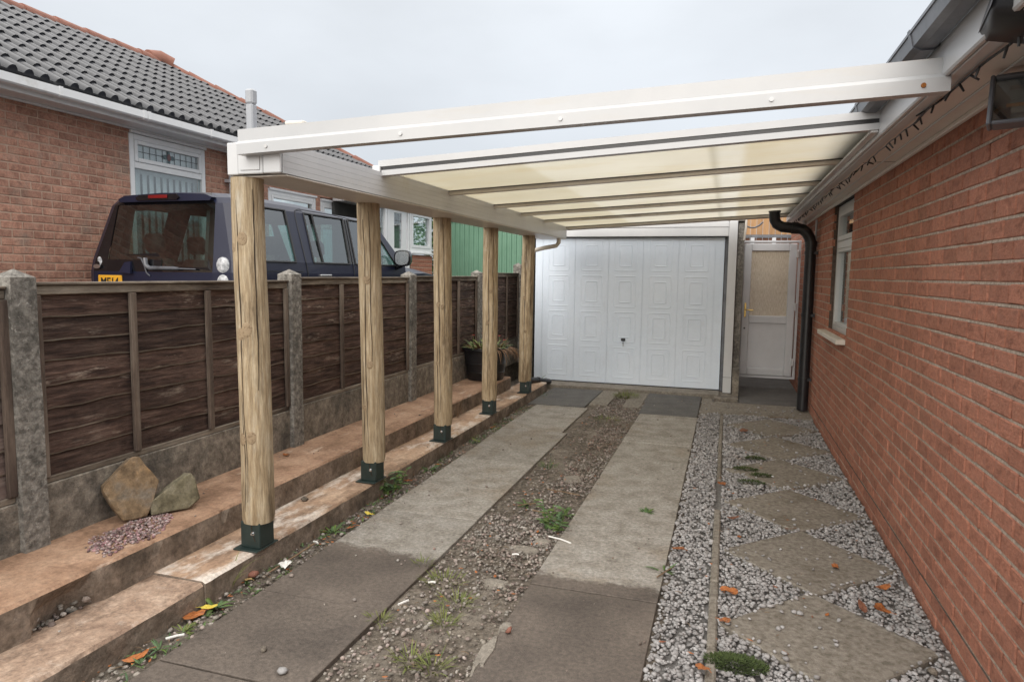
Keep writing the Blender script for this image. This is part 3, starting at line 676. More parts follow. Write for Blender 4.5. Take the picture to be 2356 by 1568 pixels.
# rafters
def rafter(y, h, d, z_off, name, mat, x0, x1, m=None, proud=0):
    mm = m or MB(); V = []
    for x in (x0, x1):
        zb = rz(x) + z_off
        V += [(x, y - d / 2 - proud, zb), (x, y + d / 2, zb), (x, y + d / 2, zb + h), (x, y - d / 2 - proud, zb + h)]
    mm.add(V, [(0, 1, 2, 3), (4, 7, 6, 5), (0, 4, 5, 1), (1, 5, 6, 2), (2, 6, 7, 3), (3, 7, 4, 0)])
    return mm if m is not None else mm.build(name, mat, cp)
ZR_keep = ZR; ZR = ZL + .0335 * (XR - XL)
m = MB(); 
V = []
for x in (-2.137, .670):
    zb = rz(x) - .0675; V += [(x, 2.6275, zb), (x, 2.6825, zb), (x, 2.6825, zb + .060), (x, 2.6375, zb + .060), (x, 2.6275, zb + .046)]
m.add(V, [(0, 1, 2, 3, 4), (5, 9, 8, 7, 6)] + [(k, (k + 1) % 5, 5 + (k + 1) % 5, 5 + k) for k in range(5)])
rafter(2.66, .051, .045, -.0073, '', '', -2.137, .670, m, 0)
r1 = m.build('rafter', 'white_alu', cp)
for x in (-1.98, -1.32, -.64, .12, .59):
    z = rz(x) - .043; b = MB(); b.tube([(x, 2.6277, z), (x, 2.622, z)], .008, 10); b.build('screw_cap', 'white_upvc' if x < .5 else 'rust', r1, smooth=True)
b = MB(); b.box(.648, .690, 2.64, 2.675, rz(.66) + .02, rz(.66) + .055); b.build('bracket', 'grey_upvc', r1)
b = MB(); b.cbox(-1.895, -1.80, 2.645, 2.68, rz(-1.85) + .0445, rz(-1.85) + .060, .004); b.build('cap_block', 'aged_upvc', r1)
ZR = ZR_keep
# second bar: white top cap, black gasket, white glazing bar
y = RAF[1]; m = MB(); rafter(y, .036, .060, .016, '', '', XL - .02, XR, m); r2 = m.build('rafter', 'white_alu', cp)
m = MB(); rafter(y, .020, .046, -.0045, '', '', XL - .01, XR, m); m.build('gasket', 'black_plastic', r2)
m = MB(); rafter(y, .030, .056, -.035, '', '', XL, XR, m); m.build('glazing_bar', 'white_alu', r2)
for i, y in enumerate(RAF[2:]):
    m = MB(); rafter(y, .030, .050, -.034, '', '', XL, XR, m); rafter(y, .016, .058, .0165, '', '', XL, XR, m); ro = m.build('rafter', 'aged_upvc', cp)
    m = MB(); rafter(y - .031, .005, .010, -.0095, '', '', XL, XR, m); m.build('gasket', 'black_plastic', ro)
m = MB(); rafter(RAF[-1] + .035, .075, .014, -.046, '', '', XL, XR, m); m.build('end_trim', 'aged_upvc', cp)
# roof sheets
for i in range(1, 6):
    m = MB(); y0, y1 = RAF[i] + .001, RAF[i + 1] - .001; V = []
    for x in (XL + .002, XR - .002):
        zb = rz(x) - .0035
        V += [(x, y0, zb), (x, y1, zb), (x, y1, zb + .016), (x, y0, zb + .016)]
    V2 = [(x, yy + (.033 if k % 4 in (0, 3) else -.028), z) for k, (x, yy, z) in enumerate(V)]
    m.add(V2, [(0, 1, 2, 3), (4, 7, 6, 5), (0, 4, 5, 1), (1, 5, 6, 2), (2, 6, 7, 3), (3, 7, 4, 0)])
    m.build('roof_panel', 'polycarb', cp)
b = MB(); b.cbox(.6455 - .035, .6445, 3.64, 8.45, 2.152, 2.166, .003); b.build('wall_plate', 'white_upvc', cp)
# posts on steel shoes
PY = [2.775, 3.935, 5.095, 6.26, 7.53]
LEAN = [(-.014, .0), (-.022, .0), (-.008, 0), (.0, 0), (.022, 0)]
for i, y in enumerate(PY):
    m = MB(); n = 40; rings = 60; V = []; F = []; zb, zt = .236, 1.906; r0 = .0765 if i == 0 else .0745
    for j in range(rings + 1):
        t = j / rings; z = zb + (zt - zb) * t
        for k in range(n):
            a = 6.28318 * k / n
            r = r0 * (1 - .03 * t) + .0028 * nz1(math.cos(a) * 1.3 + i * 9, math.sin(a) * 1.3, z * 1.6) + .0012 * nz1(math.cos(a) * 5, math.sin(a) * 5 + i * 4, z * 3)
            r *= 1 - (.05 if j == 0 else 0)
            V.append((-2.190 + LEAN[i][0] * (t - .5) + .009 * nz1(z * .9, i * 3.7) + r * math.cos(a), y + .006 * nz1(z * 1.1, i * 5.3 + 2) + r * math.sin(a), z))
    for j in range(rings):
        for k in range(n): F.append((j * n + k, j * n + (k + 1) % n, (j + 1) * n + (k + 1) % n, (j + 1) * n + k))
    F.append(tuple(range(n))[::-1]); F.append(tuple(rings * n + k for k in range(n)))
    m.add(V, F); po = m.build('post', 'log_pine', cp, smooth=True, angle=60)
    # shrinkage cracks
    ck = MB(); rr = random.Random(i * 3 + 1)
    for (a0, za, zb2) in [(-1.45, .35, 1.80), (-.85, .9, 1.85), (-1.9, .30, .9)][:3 if i < 3 else 2]:
        a0 += rr.uniform(-.25, .25); V = []; nn = 26
        for q in range(nn + 1):
            t = q / nn; z = za + (zb2 - za) * t; a = a0 + .16 * nz1(z * 2.1 + i * 5, a0) + .05 * nz1(z * 9 + i * 5, a0)
            w = (.0020 + .0036 * abs(nz1(z * 5, i + a0))) * math.sin(math.pi * min(max(t, .02), .98)) ** .4
            tt = (z - .27) / 1.65; rad = r0 * (1 - .03 * tt) + .0012 + .0028 * nz1(math.cos(a) * 1.3 + i * 9, math.sin(a) * 1.3, z * 1.6)
            cxp = -2.190 + LEAN[i][0] * (tt - .5) + .009 * nz1(z * .9, i * 3.7); cyp = y + .006 * nz1(z * 1.1, i * 5.3 + 2)
            for sgn in (-1, 1):
                aa = a + sgn * w / rad; V.append((cxp + rad * math.cos(aa), cyp + rad * math.sin(aa), z))
        ck.add(V, [(2 * q, 2 * q + 1, 2 * q + 3, 2 * q + 2) for q in range(nn)])
    ck.build('crack', 'crack', po)
    for (a, z, s_) in [[(-1.35, 1.62, .024), (-2.1, 1.58, .018), (-1.75, 1.17, .022), (-1.30, 1.19, .024), (-1.9, .66, .022), (-1.25, .67, .022)],
                       [(-1.35, 1.42, .02), (-1.3, .88, .018), (-2.0, .6, .016)], [(-1.7, 1.22, .018), (-1.2, 1.2, .016), (-1.9, .75, .014)], [(-1.6, 1.0, .016), (-1.2, 1.3, .014)], [(-1.7, 1.2, .016), (-1.4, .82, .014)]][i]:
        k_ = MB(); V = []; rad = r0 * (1 - .03 * (z - .27) / 1.65)
        for ring, (rs, pr) in enumerate([(1.35, -.001), (1.0, .0030), (.72, .0018), (.45, .0032), (.18, .002)]):
            for q in range(14):
                b_ = 6.2832 * q / 14; du = s_ * rs * math.cos(b_) * (.9 + .12 * nz1(b_, i)); dz = s_ * rs * 1.15 * math.sin(b_)
                aa = a + du / rad; V.append((-2.190 + LEAN[i][0] * ((z - .27) / 1.65 - .5) + .009 * nz1(z * .9, i * 3.7) + (rad + pr) * math.cos(aa), y + .006 * nz1(z * 1.1, i * 5.3 + 2) + (rad + pr) * math.sin(aa), z + dz))
        F = [(r_ * 14 + q, r_ * 14 + (q + 1) % 14, (r_ + 1) * 14 + (q + 1) % 14, (r_ + 1) * 14 + q) for r_ in range(4) for q in range(14)] + [tuple(56 + q for q in range(14))]
        k_.add(V, F); k_.build('knot', 'knot', po, smooth=True, angle=80)
    # green steel shoe: square socket on a base plate
    kt = .105 + .002
    sh = MB(); sh.cbox(-2.244, -2.132, y - .060, y + .052, kt + .007, .245, .004); so = sh.build('post_shoe', 'green_steel', po)
    b = MB(); b.cbox(-2.266, -2.126, y - .092, y + .078, kt, kt + .0075, .002); b.build('base_plate', 'green_steel', po)
    b = MB(); b.tube([(-2.170, y - .0598, .19), (-2.170, y - .0635, .19)], .010, 10); b.tube([(-2.170, y - .0635, .19), (-2.170, y - .074, .19)], .005, 8); b.build('bolt', 'chrome', po, smooth=True)
    b = MB(); b.tube([(-2.180, y - .0605, .240), (-2.176, y - .061, .20), (-2.158, y - .061, .15)], .0022, 6); b.build('shoe_slot', 'crack', po)
# grey upright pipe rising behind the beam, and the rainwater outlet at the far end
b = MB(); b.cbox(-2.246, -2.206, 2.83, 2.87, 2.062, 2.268, .006); b.cbox(-2.248, -2.204, 2.828, 2.872, 2.268, 2.338, .008); b.build('upright_pipe', 'pale_grey', cp)
b = MB(); b.tube([(-1.99, 8.2, 1.92), (-1.99, 8.2, 1.86), (-2.02, 8.2, 1.82), (-2.17, 8.15, 1.79), (-2.34, 8.07, 1.74), (-2.385, 8.04, 1.69), (-2.385, 8.04, .11)], .026, 12); b.build('outlet_pipe', 'aged_upvc', cp, smooth=True)

# ------------------------------------------------------------------ garage
ga = thing('garage', 'white prefabricated garage with pressed steel up-and-over door', 'garage', (-1.2, 9.2, 0))
m = MB(); m.box(-2.62, -2.57, 8.96, 13.5, .0, 2.13); m.box(.10, .175, 8.96, 13.5, .0, 2.13); m.box(-2.57, .10, 13.4, 13.5, 0, 2.13); m.box(-2.62, -2.52, 8.965, 9.02, 0, 2.0); m.box(-2.569, .099, 8.99, 13.4, -.02, .03)
m.build('wall', 'conc_post', ga)
m = MB(); m.box(-2.68, .19, 8.92, 13.55, 2.152, 2.20); m.build('roof', 'conc_post', ga)
m = MB(); m.cbox(-2.66, -.012, 8.875, 8.93, 1.965, 2.073, .004); m.build('fascia_board', 'white_upvc', ga)
m = MB(); m.cbox(-2.66, -.012, 8.870, 8.932, 2.076, 2.148, .004); m.build('fascia_board', 'white_upvc', ga)
m = MB(); m.cbox(-.010, .092, 8.866, 8.935, .022, 2.150, .005); jb = m.build('door_post', 'white_upvc', ga)
for z in (.09, .18, .30, .55, .8, 1.05, 1.3, 1.55, 1.8): b = MB(); b.tube([(.045, 8.866, z), (.045, 8.862, z)], .006, 8); b.build('screw', 'white_upvc', jb, smooth=True)
m = MB(); m.box(-.011, .093, 8.863, 8.8655, .218, .222); m.build('joint', 'lead', jb)
m = MB(); m.cbox(-.0455, -.011, 8.945, 8.99, .03, 1.963, .003); m.build('inner_jamb', 'gutter_grey', ga)
m = MB(); m.box(-.10, .175, 8.46, 9.05, -.03, .019); m.build('plinth', 'gravel_board', ga)
m = MB(); m.box(.10, .178, 8.70, 8.958, .019, .35); m.build('plinth_pier', 'gravel_board', ga)
dz0, dz1, DY = .045, 1.955, 8.952
door = MB().box(-2.49, -.052, DY + .012, DY + .03, dz0, dz1).build('door', 'garage_white', ga)
def ridge(mb, pts, w=.010, h=.005, closed=True):
    """pressed rib: a low rounded bar following a path on the door skin"""
    n = len(pts)
    for i in range(n if closed else n - 1):
        (x0, z0), (x1, z1) = pts[i], pts[(i + 1) % n]
        dx, dz = x1 - x0, z1 - z0; L = math.hypot(dx, dz)
        if L < 1e-6: continue
        nx, nzv = -dz / L * w, dx / L * w
        V = [(x0 + nx, DY, z0 + nzv), (x0, DY - h, z0), (x0 - nx, DY, z0 - nzv), (x1 + nx, DY, z1 + nzv), (x1, DY - h, z1), (x1 - nx, DY, z1 - nzv)]
        mb.add(V, [(0, 1, 4, 3), (1, 2, 5, 4), (0, 2, 1), (3, 4, 5)])
def rrect(x0, x1, z0, z1, r=.02):
    out = []
    for (cx, cz, a0) in [(x1 - r, z1 - r, 0), (x0 + r, z1 - r, 90), (x0 + r, z0 + r, 180), (x1 - r, z0 + r, 270)]:
        for k in range(4): a = R_(a0 + 30 * k); out.append((cx + r * math.cos(a), cz + r * math.sin(a)))
    return out
cols = [-2.488, -2.385, -1.94, -1.495, -1.05, -.605, -.16, -.054]
for i in range(len(cols) - 1):
    m = MB(); a, b = cols[i] + .0015, cols[i + 1] - .0015
    m.box(a, b, DY, DY + .011, dz0 + .004, dz1 - .002)
    if 0 < i < len(cols) - 2:
        cx = (a + b) / 2
        for (o1, i1, i0, o0) in [(1.925, 1.86, 1.59, 1.53), (1.46, 1.39, 1.12, 1.06), (.99, .93, .66, .60), (.525, .46, .19, .13)]:
            ridge(m, rrect(cx - .140, cx + .140, o0, o1, .022), .011, .0028); ridge(m, rrect(cx - .078, cx + .078, i0, i1, .018), .009, .0038)
    m.build('door_panel', 'garage_white', door, fix=True)
m = MB(); m.box(-2.49, -.052, DY - .002, DY + .012, .034, .0435); m.build('bottom_seal', 'black_plastic', door)
m = MB(); m.cbox(-1.305, -1.250, DY - .035, DY - .0005, .615, .652, .008); m.tube([(-1.277, DY - .003, .585), (-1.277, DY - .03, .585)], .007, 8); m.build('handle', 'black_plastic', door)
m = MB(); m.box(-1.281, -1.273, DY - .012, DY - .0005, .545, .572); m.build('lock', 'chrome', door)
for z in (1.60, 1.44, .50): MB().cbox(-2.545, -2.508, 8.90, 8.93, z, z + .04, .004).build('latch_block', 'wood_dark', ga)
# ------------------------------------------------------------------ side gate door
gd = thing('side_door', 'grey-white glazed side door between garage and house', 'door', (.52, 9.6, .15))
m = MB(); frame_y(m, 9.60, .07, .150, .886, .14, 1.945, .030); m.cbox(.145, .19, 9.575, 9.64, .14, 1.93, .004); m.build('frame', 'grey_upvc', gd)
m = MB(); frame_y(m, 9.59, .06, .192, .842, .175, 1.905, .095, c=.008); m.cbox(.285, .749, 9.562, 9.618, .865, .965, .008); leaf = m.build('leaf', 'grey_upvc', gd)
m = MB(); m.cbox(.286, .748, 9.585, 9.60, .269, .866, .003); m.build('lower_panel', 'grey_upvc', leaf)
m = MB(); m.box(.286, .748, 9.588, 9.594, .964, 1.811); m.build('pane', 'frost_glass', leaf)
m = MB(); m.cbox(.222, .247, 9.548, 9.56, .94, 1.13, .004); m.tube([(.234, 9.549, 1.04), (.234, 9.515, 1.04), (.25, 9.512, 1.04), (.335, 9.512, 1.035)], .008, 8); m.build('handle', 'brass', leaf, smooth=True)
m = MB(); m.tube([(.234, 9.5625, .795), (.234, 9.555, .795)], .012, 10); m.build('lock', 'dark_metal', leaf, smooth=True)
for z in (1.72, 1.04, .32): b = MB(); b.cbox(.825, .862, 9.535, 9.5595, z, z + .10, .005); b.build('hinge', 'white_upvc', leaf)
# timber building and wall glimpsed above the side door
tb = thing('timber_screen', 'orange and brown boarded timber screen behind the side door', 'screen', (.4, 12.0, 0))
x = -.35
for k in range(16):
    MB().cbox(x, x + .092, 12.0, 12.02, 2.16, 2.60, .003).build('board', 'wood_orange', tb); MB().cbox(x, x + .092, 12.005, 12.025, .0, 2.11, .003).build('board', 'wood_dark', tb); x += .096
m = MB(); m.box(-.35, 1.2, 11.985, 12.03, 2.112, 2.158); m.build('rail', 'gutter_grey', tb)
for x in (.33, .66): MB().box(x, x + .06, 11.97, 11.998, .0, 2.111).build('upright', 'grey_upvc', tb)
m = MB(); m.tube([(.20, 9.0, 2.09), (.24, 9.0, 2.075), (.29, 9.0, 2.075), (.34, 9.0, 2.10), (.38, 9.0, 2.14)], .010, 8); tag(m.build('cable', 'gutter_grey', None, smooth=True), 'grey cable sagging from the garage corner above the side door', 'cable')
m = MB(); m.tube([(.185, 8.93, 2.21), (.185, 8.93, 2.07), (.175, 8.95, 1.98), (.172, 8.96, 1.92)], .014, 8); tag(m.build('conduit', 'aged_upvc', None, smooth=True), 'short cream conduit pipe on the garage corner beside the side door', 'pipe')

# ------------------------------------------------------------------ fence
FP = [2.135, 4.05, 5.90, 7.75, 9.45]; FTOP = [1.385, 1.415, 1.425, 1.435, 1.475]
fence = thing('fence', 'weathered brown lapped timber fence with concrete posts and gravel boards', 'fence', (-2.89, 5.5, .25))
for i, y in enumerate(FP):
    m = MB(); w = .056; zt = [1.432, 1.450, 1.450, 1.478, 1.595][i]
    n = 26; V = []; F = []
    for j in range(n + 1):
        z = .20 + (zt - .20) * j / n
        for (dx, dy) in ((-w, -w), (0, -w), (w, -w), (w, 0), (w, w), (0, w), (-w, w), (-w, 0)):
            q = .0022 * nz1(z * 7 + i * 3, dx * 40, dy * 40); V.append((-2.885 + dx + q, y + dy + q, z))
    for j in range(n):
        for k in range(8): F.append((j * 8 + k, j * 8 + (k + 1) % 8, (j + 1) * 8 + (k + 1) % 8, (j + 1) * 8 + k))
    o = len(V); V.append((-2.885, y, zt + .035)); F += [(n * 8 + k, n * 8 + (k + 1) % 8, o) for k in range(8)]
    m.add(V, F); m.build('post', 'conc_post', fence)
PAN = [(.15, 2.078, 1.385), (2.192, 3.993, 1.40), (4.105, 5.845, 1.42), (5.955, 7.695, 1.43), (7.805, 9.395, 1.475)]
pan_l = ['paler washed fence panel cut by the left edge of the photograph', 'dark brown lapped fence panel behind the two rocks', 'brown lapped fence panel behind the second timber post', 'brown lapped fence panel behind the third timber post', 'nearly black fence panel behind the planter and last post']
for i, (y0, y1, zt) in enumerate(PAN):
    zg = .50 + .012 * i if i else .47
    m = MB(); m.cbox(-2.905, -2.862, y0 - .04, y1 + .04, .20, zg, .006); m.build('gravel_board', 'gravel_board', fence)
    pf = MB(); pf.cbox(-2.900, -2.862, y0, y1, zt - .045, zt - .003, .004); pn = pf.build('panel', 'fence_rail', fence); pn['label'] = pan_l[i]
    MB().cbox(-2.912, -2.850, y0, y1, zt - .0025, zt + .010, .003).build('capping', 'fence_rail', pn)
    MB().cbox(-2.900, -2.866, y0, y1, zg + .001, zg + .030, .004).build('bottom_rail', 'fence_rail', pn)
    nb = 8; e = (zt - .035 - (zg + .03)) / nb; rr = random.Random(i + 40)
    for b in range(nb):
        zb = zg + .022 + b * e; z1 = zb + e + .028; V = []; n = 40
        for j in range(n + 1):
            y = y0 + .005 + (y1 - y0 - .01) * j / n
            wav = .013 * nz1(y * 1.7, b * 3.3 + i * 11) + .007 * nz1(y * 6, b * 5 + i) + .003 * nz1(y * 19, b * 5 + i)
            if b == 0: wav *= .3
            bow = .004 * nz1(y * 1.1, b * 2 + i * 7)
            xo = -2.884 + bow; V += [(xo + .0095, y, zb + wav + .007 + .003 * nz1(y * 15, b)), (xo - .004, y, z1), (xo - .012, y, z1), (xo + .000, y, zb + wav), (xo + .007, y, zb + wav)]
        F = []
        for j in range(n):
            for k in range(5): F.append((5 * j + k, 5 * j + (k + 1) % 5, 5 * j + 5 + (k + 1) % 5, 5 * j + 5 + k))
        F += [(0, 1, 2, 3, 4), tuple(5 * n + k for k in (4, 3, 2, 1, 0))]
        mbd = MB().add(V, F); mbd.m = [1 if (q < 5 * n and q % 5 == 4) else 0 for q in range(len(F))]  # lower edge strip paler: weathered wood plus a highlight put into the colour
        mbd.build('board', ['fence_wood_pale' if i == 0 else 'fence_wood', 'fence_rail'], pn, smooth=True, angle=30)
    L = y1 - y0
    bats = {1: [2.71, 3.24], 2: [4.68, 5.28]}.get(i, [y0 + L / 3, y0 + 2 * L / 3])
    for y in [y0 + .018] + bats + [y1 - .018]:
        m = MB(); m.cbox(-.010, .010, -.019, .019, 0, zt - .046 - zg - .031, .003); o = m.build('batten', 'batten_wood', pn); o.location = (-2.8615, y, zg + .031)
        o.rotation_euler = (random.uniform(-.006, .006), 0, 0)

# ------------------------------------------------------------------ neighbour's bungalow
NX = -6.25
bu = thing('bungalow', 'brown brick bungalow with grey tiled hipped roof beyond the fence', 'house', (-8, 7, .41))
nw = MB(); holes = [(5.97, 7.11, 1.4, 2.97), (8.32, 9.50, 1.4, 2.97), (9.62, 11.0, 1.4, 2.97)]; NTOP = 2.996
ys = [2.0, 5.97, 7.11, 8.32, 9.50, 9.62, 11.0, 11.25]
for a, b in zip(ys, ys[1:]):
    hole = any(abs(a - h[0]) < .01 for h in holes)
    nw.box(NX - .15, NX - .004, a, b, .4, 1.4 if hole else NTOP)
nwall = nw.build('wall', 'mortar_pink', bu)
brick_wall(nwall, NX, 1, 3.4, 11.25, .4 + .075 * 8, NTOP, 'brick_brown', [(h[0], h[1], h[2], h[3]) for h in holes], key_x(NX), .204, .075, .02)
sf = MB(); sf.box(-6.25, -5.995, 2.0, 11.56, 2.997, 3.007); sf.cbox(-6.245, -6.215, 2.0, 11.5, 2.978, 2.9965, .004); sf.build('soffit', 'trim_white', bu)
fs = MB(); fs.cbox(-5.994, -5.970, 2.0, 11.56, 2.992, 3.105, .004); fs.build('fascia', 'trim_white', bu)
gt = MB(); gt.prism([(0, 0), (.0, -.072), (.012, -.084), (.092, -.084), (.105, -.070), (.105, 0), (.098, 0), (.098, -.066), (.088, -.076), (.016, -.076), (.007, -.068), (.007, 0)], lambda u, v, d: (-5.968 + u, d, 3.112 + v), 2.0, 11.66)
ng = gt.build('gutter', 'trim_white', bu)
for y in (4.0, 4.86, 5.80, 5.86, 6.78, 7.7, 8.7):
    b = MB(); b.prism([(-.001, .006), (-.001, -.076), (.010, -.091), (.094, -.091), (.112, -.074), (.112, .006)], lambda u, v, d: (-5.968 + u, d, 3.112 + v), y, y + .035); b.build('gutter_clip', 'trim_white', ng)
b = MB(); b.tube([(-6.19, 7.50, 2.96), (-6.19, 7.50, .45)], .034, 12); b.tube([(-5.92, 7.5, 3.03), (-5.92, 7.5, 2.98), (-6.0, 7.5, 2.9), (-6.14, 7.5, 2.82), (-6.19, 7.5, 2.74)], .034, 12); dpn = b.build('downpipe', 'grey_upvc', bu, smooth=True)
b = MB(); b.box(-6.25, -6.17, 7.44, 7.56, 2.60, 2.64); b.build('pipe_bracket', 'grey_upvc', dpn)
# windows
def nb_window(y0, y1, z0, z1, tr, lead):
    fx = NX - .035; m = MB(); frame_x(m, fx, .07, y0, y1, z0, z1, .062, c=.006); m.cbox(fx - .034, fx + .033, y0 + .062, y1 - .062, tr - .035, tr + .035, .006)
    frame_x(m, fx + .012, .06, y0 + .064, y1 - .064, tr + .037, z1 - .064, .045, c=.006)
    m.cbox(NX - .003, NX + .03, y0, y1, z1 + .001, z1 + .03, .003)
    w = m.build('window', 'trim_white', bu)
    MB().box(fx + .006, fx + .012, y0 + .112, y1 - .112, tr + .085, z1 - .112).build('pane', 'window_glass', w)
    MB().box(fx + .0, fx + .006, y0 + .064, y1 - .064, z0 + .064, tr - .037).build('pane', 'window_glass', w)
    s = MB(); s.cbox(NX - .005, NX + .07, y0 - .03, y1 + .03, z0 - .04, z0 - .002, .005); s.build('sill', 'trim_white', w)
    a0, a1, c0, c1 = y0 + .112, y1 - .112, tr + .085, z1 - .112
    if lead:
        lb = MB(); n = 10
        for k in range(1, n): y = a0 + (a1 - a0) * k / n; lb.box(fx + .0125, fx + .0155, y - .0028, y + .0028, c0, c1)
        lb.box(fx + .0158, fx + .0175, a0, a1, (c0 + c1) / 2 - .003, (c0 + c1) / 2 + .003); lb.build('leading', 'lead', w)
        cy, cz = (a0 + a1) / 2, (c0 + c1) / 2; q = .048
        for (dy, dz, mt) in [(0, .052, 'stained_teal'), (0, -.052, 'stained_teal'), (.05, 0, 'stained_teal'), (-.05, 0, 'stained_teal'), (0, 0, 'stained_red')]:
            m = MB(); P = [(math.cos(6.2832 * k / 12) * (q if dy or not dz else q * .55) * (1 if mt != 'stained_red' else .85) * .75, math.sin(6.2832 * k / 12) * (q if dz or not dy else q * .55) * (1 if mt != 'stained_red' else .85)) for k in range(12)]
            d0 = .018 if mt != 'stained_red' else .0205
            m.prism(P, lambda u, v, d: (fx + d, cy + dy + u, cz + dz + v), d0, d0 + .002); m.build('glass_petal', mt, w)
    return w
w1 = nb_window(5.975, 7.105, 1.405, 2.945, 2.61, True)
bl = MB()
for k in range(11):
    y = 6.05 + k * .097; bl.box(NX - .13, NX - .127, y, y + .088, 1.47, 2.55, 0, Matrix.Translation((NX - .128, y + .044, 0)) @ Matrix.Rotation(R_(16), 4, 'Z') @ Matrix.Translation((-(NX - .128), -(y + .044), 0)))
bl.build('blind', 'blind_white', bu)
MB().box(NX - .20, NX - .16, 5.9, 7.2, 2.55, 2.95).build('blind_box', 'blind_white', bu)
nb_window(8.325, 9.495, 1.405, 2.62, 2.22, False); nb_window(9.625, 10.995, 1.405, 2.60, 2.2, False)
MB().box(NX - .145, NX - .006, 8.32, 11.0, 2.655, 2.969).build('lintel', 'brick_brown', bu)
MB().box(NX - 2.3, NX - .16, 5.2, 11.1, .5, .55).build('room_floor', 'room_inside', bu)
MB().box(NX - 2.35, NX - 2.3, 5.2, 11.2, .5, 2.96).build('room_wall', 'room_inside', bu)
# hipped roof: sheathing, then each tile
EX, EZ, RX, RZ, AY, CY = -5.90, 3.125, -8.65, 4.69, 8.92, 11.62
sh = MB(); sh.add([(EX - .02, 2.0, EZ - .02), (EX - .02, CY, EZ - .02), (RX, AY, RZ - .04), (RX, 2.0, RZ - .04), (RX - 2.75, 2.0, EZ - .02), (RX - 2.75, CY, EZ - .02)],
                 [(0, 1, 2, 3), (1, 5, 2), (3, 2, 5, 4), (0, 3, 4), (0, 4, 5, 1)])
roof = sh.build('roof', 'dark_inside', bu)
sl = math.hypot(EX - RX, RZ - EZ); pit = math.atan2(RZ - EZ, EX - RX); rows = 10; ga_ = (sl - .02) / rows; TW = .292
prof = []
for t in range(2):
    o = t * TW / 2
    prof += [(o + .0, .004), (o + .052, .0)] + [(o + .058 + .082 * (1 - math.cos(math.pi * k / 5)) / 2, .047 * math.sin(math.pi * k / 5) + .002) for k in range(1, 5)]
prof.append((TW, .004))
def tile_mesh():
    m = MB(); n = len(prof); L = ga_ + .05
    V = [(u, 0, v + .026) for u, v in prof] + [(u, L, v + .002) for u, v in prof] + [(u, .004, v * .25 - .012) for u, v in prof]
    F = [(k, k + 1, n + k + 1, n + k) for k in range(n - 1)] + [(2 * n + k, 2 * n + k + 1, k + 1, k) for k in range(n - 1)]
    m.add(V, F); return m.mesh('tile', ['roof_tile'], smooth=True, fix=False, angle=45)
tm = tile_mesh(); cnt = 0
# local x -> world +Y, local y -> up the slope (-X, +Z), local z -> slope normal
ROT = Matrix(((0, -math.cos(pit), math.sin(pit)), (1, 0, 0), (0, math.sin(pit), math.cos(pit)))).to_4x4()
for r in range(rows):
    d = r * ga_; x = EX - d * math.cos(pit); z = EZ + d * math.sin(pit)
    ymax = CY - (EX - x) - .05
    y = ymax - TW + ((TW / 2) if r % 2 else 0)
    y = 2.6 + TW * math.floor((ymax - 2.6) / TW) - ((TW / 2) if r % 2 else 0)
    while y > max(2.2, 3.3 + r * .30):
        o = link('tile', tm, roof); o.matrix_world = Matrix.Translation((x, y, z + random.uniform(-.002, .002))) @ ROT; cnt += 1; y -= TW
# ridge and hip tiles, bedded on mortar
def ridge_run(p0, p1, n, over=.03):
    p0, p1 = Vector(p0), Vector(p1); t = (p1 - p0).normalized(); side = t.cross(Vector((0, 0, 1))).normalized(); up = side.cross(t)
    L = (p1 - p0).length / n
    for i in range(n):
        a = p0 + t * (L * i); b = a + t * (L + over * .3); V = []; K = 8
        for (c, rr, dz) in ((a, .132, .008), (b, .122, 0)):
            for rad in (rr, rr - .018):
                for k in range(K + 1):
                    an = math.pi * k / K; V.append(c + side * (rad * math.cos(an)) + up * (rad * .82 * math.sin(an) + dz - .02))
        q = K + 1; F = []
        for k in range(K): F += [(k, k + 1, 2 * q + k + 1, 2 * q + k), (q + k, 3 * q + k, 3 * q + k + 1, q + k + 1), (k, q + k, q + k + 1, k + 1), (2 * q + k, 2 * q + k + 1, 3 * q + k + 1, 3 * q + k)]
        m = MB().add(V, F); m.build('ridge_tile', 'terracotta', roof, smooth=True, angle=50)
ridge_run((RX, 2.2, RZ), (RX, AY, RZ), 15)
ridge_run((RX, AY, RZ + .0), (EX - .05, CY - .05, EZ + .03), 10)
m = MB(); m.tube([(RX - .02, AY - .22, RZ + .02), (RX + .0, AY - .02, RZ + .045), (RX + .12, AY + .12, RZ - .02)], [.125, .145, .13], 14); m.build('ridge_end', 'terracotta', roof, smooth=True)
m = MB(); p0, p1 = Vector((RX, 2.2, RZ - .035)), Vector((RX, AY, RZ - .035)); m.box(RX - .10, RX + .10, 2.2, AY, RZ - .09, RZ - .01); m.build('ridge_mortar', 'terracotta', roof)
# porch with white door and window
PX = -5.5
m = MB(); m.box(PX - .7, PX - .004, 11.36, 12.28, .4, 1.80); m.box(PX - .7, PX - .1, 9.95, 12.28, .4, .5); pw = m.build('porch_wall', 'mortar_pink', bu)
brick_wall(pw, PX, 1, 11.36, 12.28, .9, 1.80, 'brick_red', [], key_x(PX), .42, .075, .1)
m = MB(); m.cbox(PX - .02, PX + .05, 11.30, 12.40, 1.812, 1.850, .005); m.build('porch_sill', 'trim_white', bu)
m = MB(); m.box(PX - .7, PX + .12, 9.9, 12.4, 2.62, 2.72); m.build('porch_roof', 'trim_white', bu)
m = MB(); frame_x(m, PX - .03, .07, 11.30, 12.25, 1.852, 2.615, .07); frame_x(m, PX - .02, .07, 11.373, 12.177, 1.925, 2.542, .05); w = m.build('porch_window', 'trim_white', bu)
MB().box(PX - .035, PX - .03, 11.42, 12.13, 1.97, 2.50).build('pane', 'window_glass', w)
